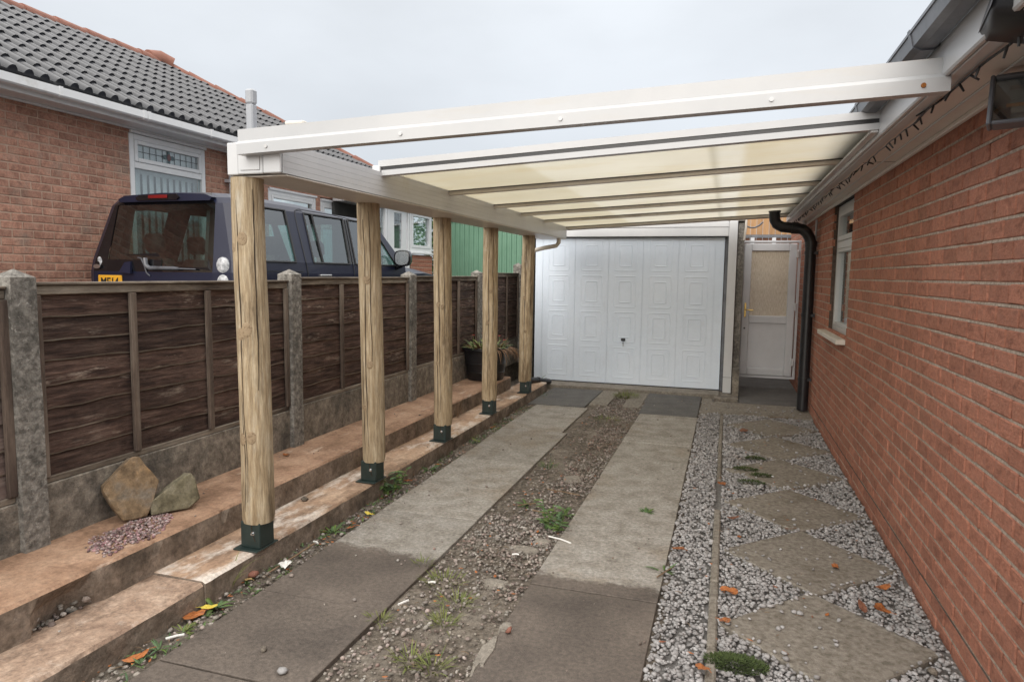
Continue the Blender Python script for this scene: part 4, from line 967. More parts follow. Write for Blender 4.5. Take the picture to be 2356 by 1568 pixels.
m = MB(); frame_x(m, PX - .03, .07, 9.95, 10.45, .5, 2.615, .08); w = m.build('porch_side_window', 'trim_white', bu); MB().box(PX - .04, PX - .034, 10.03, 10.37, .6, 2.53).build('pane', 'window_glass', w)
m = MB(); frame_x(m, PX - .03, .07, 10.47, 11.28, .5, 2.615, .05); m.box(PX - .052, PX - .02, 10.525, 11.225, .55, 1.89); m.box(PX - .052, PX - .02, 10.525, 10.735, 1.89, 2.56); m.box(PX - .052, PX - .02, 11.025, 11.225, 1.89, 2.56)
m.box(PX - .052, PX - .02, 10.735, 11.025, 2.50, 2.56); pd = m.build('porch_door', 'trim_white', bu)
MB().box(PX - .045, PX - .04, 10.735, 11.025, 1.89, 2.50).build('pane', 'window_glass', pd)
m = MB()
for z in (2.03, 2.2, 2.36): m.box(PX - .036, PX - .033, 10.737, 11.023, z, z + .008)
for y in (10.83, 10.93): m.box(PX - .0325, PX - .030, y, y + .007, 1.892, 2.498)
m.build('leading', 'lead', pd)
MB().tube([(PX - .018, 10.60, 1.55), (PX + .03, 10.60, 1.55), (PX + .03, 10.70, 1.55)], .009, 8).build('handle', 'chrome', pd, smooth=True)
MB().box(PX - .75, PX - .7, 9.95, 12.3, .4, 2.62).build('porch_back', 'room_inside', bu)
# vase of yellow lilies on the porch window ledge
va = thing('flower_vase', 'round pale vase of yellow-orange lilies in the porch window', 'vase', (PX - .30, 11.72, 1.86))
m = MB(); V = []; pr = [(.05, 0), (.10, .03), (.115, .08), (.09, .13), (.06, .15), (.07, .165)]
for r_, z in pr:
    for k in range(14): V.append((PX - .30 + r_ * math.cos(6.2832 * k / 14), 11.72 + r_ * math.sin(6.2832 * k / 14), 1.86 + z))
m.add(V, [(j * 14 + k, j * 14 + (k + 1) % 14, (j + 1) * 14 + (k + 1) % 14, (j + 1) * 14 + k) for j in range(5) for k in range(14)] + [tuple(range(14))]); m.build('vase', 'aged_upvc', va, smooth=True)
MB().box(PX - .45, PX - .10, 11.40, 12.2, 1.83, 1.855).build('ledge', 'trim_white', bu)
def leafstrip(mb, base, direc, length, width, droop, seg=5, mat=0, fold=.25, twist=0):
    d = Vector(direc).normalized(); side = d.cross(Vector((0, 0, 1)));
    if side.length < .05: side = Vector((1, 0, 0))
    side.normalize(); p = Vector(base); V = []; st = length / seg
    for i in range(seg + 1):
        t = i / seg; w = width * math.sin(math.pi * min(1, .12 + .86 * t)) ** .8
        up = side.cross(d)
        V += [p - side * w + up * (-fold * w), p + up * (fold * w * .4), p + side * w + up * (-fold * w)]
        p = p + d * st; d = (d + Vector((0, 0, -droop / seg))).normalized()
    F = []
    for i in range(seg):
        a = 3 * i; F += [(a, a + 1, a + 4, a + 3), (a + 1, a + 2, a + 5, a + 4)]
    mb.add(V, F, mat)
rr = random.Random(3); m = MB(); f2 = MB()
for k in range(16):
    a = rr.uniform(0, 6.28); leafstrip(m, (PX - .30, 11.72, 2.0), (.35 * math.cos(a), .5 * math.sin(a), 1), rr.uniform(.15, .34), .014, .6)
for k in range(9):
    a = rr.uniform(0, 6.28); b0 = Vector((PX - .28 + .05 * math.cos(a), 11.72 + .12 * math.sin(a), 2.30 + rr.uniform(-.08, .10)))
    for q in range(6):
        b_ = 6.2832 * q / 6; leafstrip(f2, b0, (math.cos(b_), math.sin(b_), .6), .06, .013, .9, seg=3)
m.build('stem', 'leaf_green', va); f2.build('flower', 'flower_orange', va)

# ------------------------------------------------------------------ green corrugated shed
shd = thing('green_shed', 'green corrugated metal shed standing behind the fence', 'shed', (-4.2, 13.5, .41))
m = MB(); V = []; F = []; x = -5.40; n = 0; SX = []
while x < -3.2:
    for (dx, dy) in ((0, 0), (.045, 0), (.060, -.022), (.085, -.022), (.10, 0)): SX.append((x + dx, 13.0 + dy))
    x += .10
for x, y in SX: V += [(x, y, .41), (x, y, 2.52 - .095 * (x + 5.40))]
F = [(2 * k, 2 * k + 2, 2 * k + 3, 2 * k + 1) for k in range(len(SX) - 1)]
m.add(V, F); o = m.build('front_wall', 'green_metal', shd, fix=False)
m = MB(); m.box(-5.40, -5.37, 13.02, 16, .41, 2.5); m.box(-3.23, -3.2, 13.02, 16, .41, 2.3); m.build('side_wall', 'green_metal', shd)
m = MB(); m.add([(-5.48, 12.93, 2.535), (-3.1, 12.93, 2.31), (-3.1, 16, 2.31), (-5.48, 16, 2.535), (-5.48, 12.93, 2.56), (-3.1, 12.93, 2.335), (-3.1, 16, 2.335), (-5.48, 16, 2.56)], [(0, 1, 2, 3), (7, 6, 5, 4), (0, 4, 5, 1), (1, 5, 6, 2), (2, 6, 7, 3), (3, 7, 4, 0)]); m.build('roof', 'trim_white', shd)

# ------------------------------------------------------------------ trees and shrubs behind the porch
def tree(name, label, base, h, rx, rzv, nleaf, ls, cz, seed, mat='tree_leaf'):
    t = thing(name, label, 'tree', base); rr = random.Random(seed); b = Vector(base)
    m = MB(); m.tube([b, b + Vector((.04, .02, h * .35)), b + Vector((-.02, .05, h * .8))], [.09, .06, .02], 8)
    for k in range(7):
        a = rr.uniform(0, 6.28); z0 = h * rr.uniform(.25, .6); m.tube([b + Vector((0, .03, z0)), b + Vector((rx * .4 * math.cos(a), rx * .4 * math.sin(a), z0 + h * .15)), b + Vector((rx * .75 * math.cos(a), rx * .75 * math.sin(a), z0 + h * .25))], [.035, .02, .008], 6)
    m.build('trunk', 'bark', t, smooth=True)
    c = MB(); cl = [(rr.gauss(0, .45) * rx, rr.gauss(0, .45) * rx, cz + rr.uniform(-1, 1) * rzv) for _ in range(26)]
    for k in range(nleaf):
        q = cl[rr.randrange(len(cl))]; p = b + Vector((q[0] + rr.gauss(0, .16) * rx, q[1] + rr.gauss(0, .16) * rx, q[2] + rr.gauss(0, .15) * rzv))
        a = rr.uniform(0, 6.28); d = Vector((math.cos(a), math.sin(a), rr.uniform(-.7, .5))).normalized(); s_ = d.cross(Vector((rr.gauss(0, 1), rr.gauss(0, 1), rr.gauss(0, 1)))).normalized()
        L = ls * rr.uniform(.6, 1.3); c.add([p, p + d * L * .5 + s_ * L * .3, p + d * L, p + d * L * .5 - s_ * L * .3], [(0, 1, 2, 3)])
    c.build('crown', mat, t, fix=False)
tree('shrub', 'green leafy shrub between the porch and the green shed', (-6.0, 14.0, .41), 2.3, .75, 1.0, 3200, .09, 1.2, 5)
tree('shrub', 'low dark bush behind the shrub beside the porch', (-7.2, 16.5, .41), 2.3, 1.0, .9, 2200, .10, 1.0, 6)

# ------------------------------------------------------------------ neighbour's car
CO = Vector((-5.035, 5.1, .41))
car = thing('parked_car', 'dark navy four-by-four parked behind the fence, seen from its rear corner', 'car', tuple(CO))
ZR_ = [.30, .62, 1.04, 1.15, 1.67, 1.725, 1.768]; HW = [.85, .905, .90, .885, .728, .68, .60]
RYv = [.0, .0, .0, .015, .115, .145, .19]
LO = [None, None, None, .22, .84, 1.15, 1.87, 2.0, 3.02, 3.28]; UP = [None, None, None, .32, .88, 1.20, 1.97, 2.08, 2.62, 2.75]
def cp_(c, r):
    """right-hand side grid point of the body (car space)"""
    z = ZR_[min(r, 6)]; hw = HW[min(r, 6)]; drop = 0 if c <= 5 else .045
    if c == 0: x, y = hw - .10, RYv[min(r, 6)]
    elif c == 1: x, y = hw - .028, RYv[min(r, 6)] + .035
    elif c == 2: x, y = hw, RYv[min(r, 6)] + .13
    else: x, y = hw, (LO[c] if r <= 3 else UP[c] + (.0 if r == 4 else .02 * (r - 4)))
    if c in (3, 4) and r in (3, 4): y += 0
    if r >= 5: z -= drop
    if c == 9 and r > 4: z -= .015 * (r - 4)
    if r == 7: x, z = .32, z + .016
    if r == 8: x, z = 0., z + .021
    if c == 0 and r >= 6: z -= .012
    return Vector((x, y, z))
side = MB(); NC = 10
def emit(mb, pts, m, mir):
    V = [p + CO for p in pts]
    if mir: V = [Vector((-p.x, p.y, p.z)) + CO for p in pts]; V = V[::-1]
    mb.add(V, [tuple(range(len(V)))], m)
winq = [(3, 4), (5, 6), (7, 8)]
for mir in (0, 1):
    for c in range(NC - 1):
        for r in range(8):
            if r == 3 and (c, c + 1) in winq: continue
            mt = 1 if (r == 3 and c in (6,)) else 0
            emit(side, [cp_(c, r), cp_(c + 1, r), cp_(c + 1, r + 1), cp_(c, r + 1)], mt, mir)
    # front wing
    fw = [[cp_(9, 0), cp_(9, 1), cp_(9, 2)], [Vector((.86, 3.9, .30)), Vector((.905, 3.9, .62)), Vector((.885, 3.9, 1.055))], [Vector((.85, 4.3, .30)), Vector((.88, 4.3, .62)), Vector((.85, 4.3, 1.03))], [Vector((.76, 4.5, .32)), Vector((.80, 4.52, .62)), Vector((.74, 4.47, .97))], [Vector((.55, 4.58, .34)), Vector((.58, 4.6, .62)), Vector((.55, 4.54, .93))]]
    for a in range(4):
        for r in range(2): emit(side, [fw[a][r], fw[a + 1][r], fw[a + 1][r + 1], fw[a][r + 1]], 0, mir)
    bon = [[f[2], Vector((f[2].x * .62, f[2].y, f[2].z + (.085 if i < 3 else .04))), Vector((0, f[2].y + (.02 if i == 3 else 0), f[2].z + (.095 if i < 3 else .05)))] for i, f in enumerate(fw)]
    for a in range(4):
        for r in range(2): emit(side, [bon[a][r], bon[a + 1][r], bon[a + 1][r + 1], bon[a][r + 1]], 0, mir)
    emit(side, [fw[4][0], Vector((0, 4.6, .34)), Vector((0, 4.62, .62)), fw[4][1]], 1, mir); emit(side, [fw[4][1], Vector((0, 4.62, .62)), bon[4][2], bon[4][1], fw[4][2]], 0, mir)
    emit(side, [cp_(9, 2), cp_(9, 3), Vector((0, 3.40, 1.16)), Vector((0, 3.34, 1.10)), bon[0][1]], 1, mir)
# rear face
rx = [None, -.62, .02, .60, None]
def rp(i, r):
    if i == 0: return Vector((-(HW[r] - .10), RYv[r], ZR_[r] - (.012 if r == 6 else 0)))
    if i == 4: return Vector((HW[r] - .10, RYv[r], ZR_[r] - (.012 if r == 6 else 0)))
    s_ = 1 if r < 4 else (.93 if r == 4 else .88)
    if r >= 5: s_ = .82 - .06 * (r - 5)
    return Vector((rx[i] * s_, RYv[r] - .012, ZR_[r] + (.004 if r == 6 else 0)))
for i in range(4):
    for r in range(6):
        if r == 3 and i in (1, 2): continue
        if r == 2 and i == 2: continue
        emit(side, [rp(i, r), rp(i, r + 1), rp(i + 1, r + 1), rp(i + 1, r)], 0 if i == 3 else 1 if r in (2, 3, 4, 5) else 0, 0)  # black glass surround; left of the right pillar a dark reflection is painted in
bo = side.build('body', ['car_paint', 'black_gloss'], car, smooth=True, angle=28)
ins = Vector((-.006, 0, 0))
for mir in (0, 1):
    for (a, b) in winq:
        g_ = MB(); emit(g_, [cp_(a, 3) + ins, cp_(b, 3) + ins, cp_(b, 4) + ins, cp_(a, 4) + ins], 0, mir); wo = g_.build('window', 'car_glass', bo, fix=False)
        if not mir:
            t = MB(); q = [cp_(a, 3), cp_(b, 3), cp_(b, 4), cp_(a, 4)]
            for k in range(4): t.tube([q[k] + CO + Vector((.002, 0, 0)), q[(k + 1) % 4] + CO + Vector((.002, 0, 0))], .011, 6)
            t.build('window_seal', 'car_trim', wo)
    if not mir:
        t = MB(); t.tube([Vector((.84, 1.33, 1.15)) + CO + Vector((.044, 0, 0)), Vector((.725, 1.34, 1.67)) + CO + Vector((.012, 0, 0))], .013, 6); t.build('window_divider', 'car_trim', bo)
g_ = MB(); y_ = Vector((0, .006, 0)); emit(g_, [rp(1, 3) + y_, rp(1, 4) + y_, rp(2, 4) + y_, rp(3, 4) + y_, rp(3, 3) + y_, rp(3, 2) + y_, rp(2, 2) + y_, rp(2, 3) + y_], 0, 0)
rg = g_.build('rear_window', 'car_glass_dark', bo, fix=False)
fb = MB(); ed_ = [rp(1, 3), rp(1, 4), rp(3, 4), rp(3, 2), rp(2, 2), rp(2, 3)]; inn = [rp(1, 3) + Vector((.13, .008, .05)), rp(1, 4) + Vector((.11, -.012, -.06)), rp(3, 4) + Vector((-.06, -.008, -.05)), rp(3, 2) + Vector((-.06, .003, .045)), rp(2, 2) + Vector((.06, .003, .045)), rp(2, 3) + Vector((-.06, .008, .06))]
for k in range(6):
    V = [q + y_ * 1.3 + CO for q in (ed_[k], ed_[(k + 1) % 6], inn[(k + 1) % 6], inn[k])]; fb.add(V, [(0, 1, 2, 3)])
fb.build('glass_border', 'black_gloss', rg, fix=False)
ws = MB(); top = [cp_(9, r) for r in (4, 5, 6, 7, 8)]; emit(ws, [cp_(9, 3)] + top + [Vector((0, 3.36, 1.15))], 0, 0); emit(ws, [cp_(9, 3)] + top + [Vector((0, 3.36, 1.15))], 0, 1); ws.build('windscreen', 'car_glass', bo, fix=False)
def cb(name, mat, x0, x1, y0, y1, z0, z1, c=.01, par=None, M=None):
    return MB().cbox(x0 + CO.x, x1 + CO.x, y0 + CO.y, y1 + CO.y, z0 + CO.z, z1 + CO.z, c, 0, M).build(name, mat, par or bo)
# roof spoiler with brake light
sp = MB(); sp.prism([(-.52, 0), (-.54, .03), (-.46, .060), (0, .078), (.46, .060), (.54, .03), (.52, 0)], lambda u, v, d: Vector((u + CO.x, d + CO.y, 1.693 + v + CO.z)), .075, .34); spo = sp.build('spoiler', 'car_paint', bo, smooth=True)
b = MB(); b.prism([(-.30, .008), (-.32, .032), (-.27, .056), (.16, .060), (.19, .03), (.16, .008)], lambda u, v, d: Vector((u + CO.x, d + CO.y, 1.697 + v + CO.z)), .060, .0745); b.build('brake_light_housing', 'black_gloss', spo)
cb('brake_light', 'red_lens', -.16, .06, .050, .0595, 1.720, 1.750, .002, spo)
for s_ in (1, -1):
    for zc in (1.105, .955):
        b = MB(); V = []; x0 = .705 if s_ > 0 else -.745
        for (rad, d) in ((.074, .03), (.074, -.004), (.060, -.014), (.03, -.019)):
            for k in range(20):
                a = 6.2832 * k / 20; V.append(Vector((x0 + rad * .92 * math.cos(a), d + (.004 if s_ > 0 else .09) * max(0, s_ * math.cos(a)) ** 2 + (.003 if s_ > 0 else .02), zc + rad * math.sin(a))) + CO)
        b.add(V, [(j * 20 + k, j * 20 + (k + 1) % 20, (j + 1) * 20 + (k + 1) % 20, (j + 1) * 20 + k) for j in range(3) for k in range(20)] + [tuple(60 + k for k in range(20))]); b.build('tail_lamp', 'clear_lens', bo, smooth=True)
pl = cb('number_plate', 'plate_yellow', -.722, -.432, -.026, -.013, .800, 1.003, .006)
fc = bpy.data.curves.new('plate_text', 'FONT'); fc.body = 'ME14'; fc.size = .105; fc.align_x = 'CENTER'; fc.extrude = .0008; fc.offset = .0025
ft = bpy.data.objects.new('plate_text', fc); COL.objects.link(ft); ft.location = (0, 0, 0); ft.rotation_euler = (R_(90), 0, 0); ft.scale = (.92, 1, 1)
ft.location = (-.577 + CO.x, -.0275 + CO.y, .905 + CO.z)
dg = bpy.context.evaluated_depsgraph_get(); tme = bpy.data.meshes.new_from_object(ft.evaluated_get(dg)); tme.name = 'plate_text'; mwt = ft.matrix_world.copy() if False else (Matrix.Translation(ft.location) @ Matrix.Rotation(R_(90), 4, 'X') @ Matrix.Diagonal((.92, 1, 1, 1)))
tme.transform(mwt); bpy.data.objects.remove(ft); tme.materials.clear(); tme.materials.append(MT['plate_black']); link('plate_text', tme, pl)
b = MB(); b.tube([Vector((-.14, -.03, 1.165)) + CO, Vector((-.125, -.035, 1.10)) + CO, Vector((-.09, -.035, 1.075)) + CO], .020, 8); b.tube([Vector((-.09, -.035, 1.075)) + CO, Vector((.18, -.03, 1.075)) + CO, Vector((.24, -.03, 1.072)) + CO], [.018, .016, .012], 8); b.tube([Vector((.22, -.03, 1.072)) + CO, Vector((.43, -.027, 1.068)) + CO], .006, 6); b.build('wiper', 'gutter_grey', bo, smooth=True)
b = MB(); V = [Vector((-.735 + .042 * math.cos(6.2832 * k / 18), -.016 if j == 0 else -.022, 1.085 + .020 * math.sin(6.2832 * k / 18))) + CO for j in range(2) for k in range(18)]; b.add(V, [tuple(range(18)), tuple(range(18, 36))] + [(k, (k + 1) % 18, 18 + (k + 1) % 18, 18 + k) for k in range(18)]); b.build('badge', 'chrome', bo)
b = MB(); b.prism([(-.44, 1.03), (-.40, 1.125), (-.33, 1.135), (-.30, 1.02)], lambda u, v, d: Vector((u, d + (1.13 - v) * -.35 - .01, v)) + CO, -.006, .02); b.build('tailgate_facet', 'car_paint', bo)
b = MB(); b.tube([Vector((-.24, -.016, 1.17)) + CO, Vector((-.20, -.018, 1.165)) + CO, Vector((-.165, -.018, 1.10)) + CO, Vector((-.14, -.018, 1.03)) + CO, Vector((-.10, -.018, 1.0)) + CO], .006, 6); b.build('glass_edge', 'gutter_grey', rg, smooth=True)
# door mirror, handle, cabin
for s_ in (1, -1):
    M = Matrix.Translation(CO + Vector((s_ * 1.01, 2.99, 1.245)))
    b = MB(); V = []
    for (t, sc) in ((-.055, .90), (-.045, 1.0), (.02, .98), (.06, .80), (.085, .40)):
        for k in range(16):
            a = 6.2832 * k / 16; ca, sa = math.cos(a), math.sin(a); q = (abs(ca) ** 3.2 + abs(sa) ** 3.2) ** (-1 / 3.2)
            V.append(M @ Vector((s_ * .115 * q * ca * sc, t, .105 * q * sa * sc)))
    b.add(V, [(j * 16 + k, j * 16 + (k + 1) % 16, (j + 1) * 16 + (k + 1) % 16, (j + 1) * 16 + k) for j in range(4) for k in range(16)] + [tuple(64 + k for k in range(16)), tuple(range(16))[::-1]])
    b.tube([M @ Vector((-s_ * .02, .0, -.09)), M @ Vector((-s_ * .15, .02, -.13))], .03, 8)
    mo = b.build('door_mirror', 'black_gloss', bo, smooth=True)
    b = MB(); V = []
    for k in range(16):
        a = 6.2832 * k / 16; ca, sa = math.cos(a), math.sin(a); q = (abs(ca) ** 3.2 + abs(sa) ** 3.2) ** (-1 / 3.2); V.append(M @ Vector((s_ * .095 * q * ca, -.0565, .086 * q * sa)))
    b.add(V, [tuple(range(16))]); b.build('mirror_glass', 'chrome', mo)
t = MB(); t.tube([CO + Vector(p) for p in [(.906, 1.02, .45), (.903, 1.02, 1.04), (.889, 1.01, 1.15), (.775, 1.03, 1.52), (.742, 1.04, 1.63), (.722, 1.07, 1.69), (.71, 1.14, 1.708)]], .0045, 5); t.tube([CO + Vector(p) for p in [(.71, 1.14, 1.708), (.71, 1.8, 1.702), (.712, 2.5, 1.667)]], .0045, 5); t.tube([CO + Vector(p) for p in [(.906, 1.94, .45), (.903, 1.94, 1.04), (.889, 1.935, 1.15), (.731, 2.02, 1.67)]], .0045, 5); t.tube([CO + Vector(p) for p in [(.9035, .10, 1.06), (.9035, .95, 1.06)]], .003, 5); t.build('door_gap', 'plate_black', bo)
cb('door_handle', 'chrome', .893, .925, 1.22, 1.44, 1.00, 1.03, .006); cb('door_handle', 'chrome', .893, .925, 2.25, 2.47, 1.00, 1.03, .006)
cb('cabin_floor', 'dark_inside', -.8, .8, .1, 3.2, .42, .46)
for (yy, xs) in ((2.05, (-.40, .40)), (1.15, (-.48, 0, .48)), (.55, (-.45, .45))):
    for x in xs:
        M = Matrix.Translation(CO + Vector((x, yy, .5))) @ Matrix.Rotation(R_(10), 4, 'X')
        q = MB(); q.cbox(-.22, .22, -.07, .07, .0, .68, .05, 0, M); q.cbox(-.12, .12, -.05, .05, .74, .93, .04, 0, M); q.build('seat', 'seat', bo, smooth=True, angle=60)
b = MB(); b.tube([CO + Vector((-.40 + .17 * math.cos(t), 2.75 + .05 * math.sin(t), 1.0 + .17 * math.sin(t))) for t in [6.2832 * k / 20 for k in range(21)]], .014, 6); b.build('steering_wheel', 'car_trim', bo, smooth=True)
cb('cargo_cover', 'dark_inside', -.80, .80, .10, .50, 1.02, 1.05, .01)
for s_ in (1, -1):
    b = MB(); V = [Vector((s_ * x, yy, z)) + CO for x, yy, z in [(.72, .08, 1.1), (.84, .26, 1.15), (.70, .33, 1.64), (.60, .18, 1.64), (.45, .06, 1.1), (.42, .15, 1.62)]]; b.add(V, [(0, 1, 2, 3), (4, 0, 3, 5)]); b.build('pillar_trim', 'car_trim', bo, fix=False)
cb('headliner', 'seat', -.62, .62, .22, 2.6, 1.655, 1.68, .01)
cb('dashboard', 'car_trim', -.75, .75, 2.85, 3.25, .75, 1.05, .05)
for x in (-.83, .83):
    for yy in (.86, 3.62):
        b = MB(); V = []; s_ = 1 if x > 0 else -1
        for (rad, d) in ((.20, .10), (.33, .11), (.365, .07), (.365, -.09), (.2, -.11)):
            for k in range(28): a = 6.2832 * k / 28; V.append(CO + Vector((x + s_ * d - s_ * .02, yy + rad * math.cos(a), .366 + rad * math.sin(a))))
        b.add(V, [(j * 28 + k, j * 28 + (k + 1) % 28, (j + 1) * 28 + (k + 1) % 28, (j + 1) * 28 + k) for j in range(4) for k in range(28)]); wh = b.build('wheel', 'car_trim', bo, smooth=True)
        r_ = MB(); r_.tube([CO + Vector((x + s_ * .05, yy, .366)), CO + Vector((x + s_ * .075, yy, .366))], .2, 24)
        for k in range(5):
            a = 6.2832 * k / 5; r_.tube([CO + Vector((x + s_ * .08, yy, .366)), CO + Vector((x + s_ * .085, yy + .19 * math.cos(a), .366 + .19 * math.sin(a)))], .024, 6)
        r_.build('rim', 'chrome', wh, smooth=True)

# ------------------------------------------------------------------ things on the house
fl = thing('fairy_lights', 'string of black fairy lights clipped along the eaves', 'fairy lights', (.715, 5, 2.12))
pts = []; y = 1.2; rr = random.Random(4)
while y < 8.6:
    sag = .012 * abs(nz1(y * 2.3)) + (.010 if y > 3.2 else 0); pts.append((.713 + .012 * nz1(y * 5) - (.0 if y < 3.2 else .005), y, 2.126 - sag)); y += .05
MB().tube(pts, .0028, 5).build('wire', 'black_plastic', fl, smooth=True)
pts2 = [(p[0] + .006, p[1], p[2] + .003) for p in pts if p[1] < 3.3]; MB().tube(pts2, .0045, 5).build('wire', 'black_plastic', fl, smooth=True)
for i in range(0, len(pts) - 1, 2):
    if rr.random() < .06: continue
    p = Vector(pts[i]); d = Vector((rr.uniform(-.6, .9), rr.uniform(-.6, .6), rr.uniform(-1.1, -.2))).normalized()
    MB().tube([p, p + d * .010, p + d * .034], [.0035, .0042, .0034], 6).build('bulb', 'black_plastic', fl)
ff = thing('floodlight', 'old black floodlight with grimy glass under the eaves at top right', 'floodlight', (.75, 2.4, 2.1))
M = Matrix.Translation((.735, 2.155, 2.185)) @ Matrix.Rotation(R_(-10), 4, 'Z') @ Matrix.Rotation(R_(13), 4, 'Y')
MB().cbox(-.105, .105, -.12, .12, -.075, .12, .022, 0, M).build('housing', 'black_plastic', ff, smooth=True, angle=50)
MB().cbox(-.1075, -.1055, -.105, .105, -.055, .10, .001, 0, M).build('side_sheen', 'gutter_grey', ff)  # sheen of the housing's left face, painted as a thin grey sheet
M2 = Matrix.Translation((.87, 2.56, 2.03)) @ Matrix.Rotation(R_(-22), 4, 'Z') @ Matrix.Rotation(R_(-14), 4, 'X')
b = MB(); frame_y(b, 0, .055, -.105, .105, -.08, .085, .013); b.v = [tuple(M2 @ Vector(p)) for p in b.v]; b.build('lamp_frame', 'gutter_grey', ff)
b = MB(); b.box(-.092, .092, -.012, -.008, -.067, .072, 0, M2); b.build('lamp_glass', 'window_glass', ff)
b = MB(); V = [M2 @ Vector(p) for p in [(-.092, .0, -.067), (.092, .0, -.067), (.092, .0, .072), (-.092, .0, .072), (-.05, .06, -.03), (.05, .06, -.03), (.05, .06, .035), (-.05, .06, .035)]]; b.add(V, [(0, 1, 5, 4), (1, 2, 6, 5), (2, 3, 7, 6), (3, 0, 4, 7), (4, 5, 6, 7)]); b.build('reflector', 'chrome', ff)
b = MB(); b.tube([M2 @ Vector((-.06, .025, .0)), M2 @ Vector((.06, .025, .0))], .006, 8); b.build('tube', 'rust', ff)
b = MB(); b.tube([(.76, 2.25, 2.15), (.80, 2.36, 2.10), M2 @ Vector((0, .06, .05))], .018, 8); b.build('arm', 'black_plastic', ff)
sc_ = thing('security_camera', 'small white security camera under the soffit beside the downpipe', 'camera', (.83, 8.75, 2.13))
MB().tube([(.835, 8.8, 2.135), (.835, 8.8, 2.10)], .022, 12).build('mount', 'white_upvc', sc_, smooth=True)
MB().tube([(.835, 8.86, 2.085), (.83, 8.78, 2.072), (.825, 8.70, 2.06)], .030, 14).build('barrel', 'white_upvc', sc_, smooth=True)
MB().tube([(.825, 8.6995, 2.06), (.8248, 8.696, 2.0595)], .022, 14).build('lens', 'black_gloss', sc_, smooth=True)

# ------------------------------------------------------------------ planter
pt = thing('planter', 'ribbed black plastic planter with straggly plants on the upper kerb', 'planter', (-2.66, 7.42, .25))
V = []; pr = [(.205, .0), (.212, .01), (.222, .09), (.226, .095), (.222, .10), (.236, .19), (.240, .195), (.236, .20), (.248, .30), (.256, .335), (.268, .345), (.268, .372), (.258, .375), (.25, .35), (.248, .33)]
PC = Vector((-2.655, 7.44, .252)); K = 36
for r_, z in pr:
    for k in range(K): V.append((PC.x + r_ * math.cos(6.2832 * k / K), PC.y + r_ * math.sin(6.2832 * k / K), PC.z + z))
MB().add(V, [(j * K + k, j * K + (k + 1) % K, (j + 1) * K + (k + 1) % K, (j + 1) * K + k) for j in range(len(pr) - 1) for k in range(K)] + [tuple(range(K))]).build('pot', 'black_plastic', pt, smooth=True, angle=35)
b = MB(); V = [(PC.x + (r_ + .02 * nz1(k)) * math.cos(6.2832 * k / 18), PC.y + r_ * math.sin(6.2832 * k / 18), PC.z + .335 + .02 * nz1(k * 2.2, r_ * 9)) for r_ in (.246, .12) for k in range(18)] + [(PC.x, PC.y, PC.z + .35)]
b.add(V, [(k, (k + 1) % 18, 18 + (k + 1) % 18, 18 + k) for k in range(18)] + [(18 + k, 18 + (k + 1) % 18, 36) for k in range(18)]); b.build('compost', 'soil', pt)
rr = random.Random(12); pl_ = [MB(), MB(), MB()]
for k in range(150):
    a = rr.uniform(0, 6.28); q = .22 * math.sqrt(rr.random()); base = PC + Vector((q * math.cos(a), q * math.sin(a), .335))
    out = Vector((math.cos(a) * rr.uniform(.1, .9), math.sin(a) * rr.uniform(.1, .9), rr.uniform(.35, 1.1)))
    leafstrip(pl_[0 if rr.random() < .72 else 1], base, out, rr.uniform(.06, .19), rr.uniform(.006, .015), rr.uniform(.3, 1.7), seg=4)
for k in range(40):   # trailing dry stems on the right side
    a = rr.uniform(-.9, .7); base = PC + Vector((.24 * math.cos(a), .24 * math.sin(a), .35)); leafstrip(pl_[1], base, (math.cos(a), math.sin(a), .5), rr.uniform(.12, .30), .007, rr.uniform(2.2, 4.0), seg=6)
for (dx, dy, h) in [(-.14, -.05, .17), (-.05, .02, .19), (.10, -.08, .14), (.16, .0, .17), (.20, .05, .12), (.0, -.1, .13)]:
    p = PC + Vector((dx, dy, .335)); pl_[0].tube([p, p + Vector((.01, 0, h))], .003, 5)
    for q in range(7):
        b_ = 6.2832 * q / 7; leafstrip(pl_[2], p + Vector((.01, 0, h)), (math.cos(b_), math.sin(b_), .5), .022, .006, .6, seg=2)
pl_[0].build('foliage', 'leaf_pot', pt, fix=False); pl_[1].build('dry_stems', 'leaf_dry', pt, fix=False); pl_[2].build('flower', 'flower_red', pt, fix=False)

# ------------------------------------------------------------------ two rocks, pipe
def rock(name, label, outline, thick, loc, rot, mat, seed):
    bm = bmesh.new(); vs = [bm.verts.new((x, -thick / 2, z)) for x, z in outline]; ws_ = [bm.verts.new((x * .93 + .004, thick / 2, z * .95 + .006)) for x, z in outline]
    n = len(vs); bm.faces.new(vs); bm.faces.new(ws_[::-1])
    for i in range(n): bm.faces.new((vs[i], ws_[i], ws_[(i + 1) % n], vs[(i + 1) % n]))
    bmesh.ops.recalc_face_normals(bm, faces=bm.faces); bmesh.ops.bevel(bm, geom=bm.edges[:], offset=.004, segments=1, affect='EDGES')
    bmesh.ops.triangulate(bm, faces=bm.faces); bmesh.ops.subdivide_edges(bm, edges=[e for e in bm.edges if e.calc_length() > .02], cuts=2, use_grid_fill=True); bmesh.ops.triangulate(bm, faces=bm.faces)
    for v in bm.verts: q = v.co * 9; d = .006 * nz1(q.x + seed, q.y, q.z) + .006 * abs(nz1(q.x * 2.2, q.z * 2.2, seed)) + .004 * nz1(q.x * 3, q.y * 3 + seed, q.z * 3); v.co += v.normal * d
    me = bpy.data.meshes.new(name); bm.to_mesh(me); bm.free(); me.materials.append(MT[mat]); me.polygons.foreach_set('use_smooth', [True] * len(me.polygons)); me.set_sharp_from_angle(angle=R_(32))
    o = link(name, me, None, loc); o.rotation_euler = rot; return o
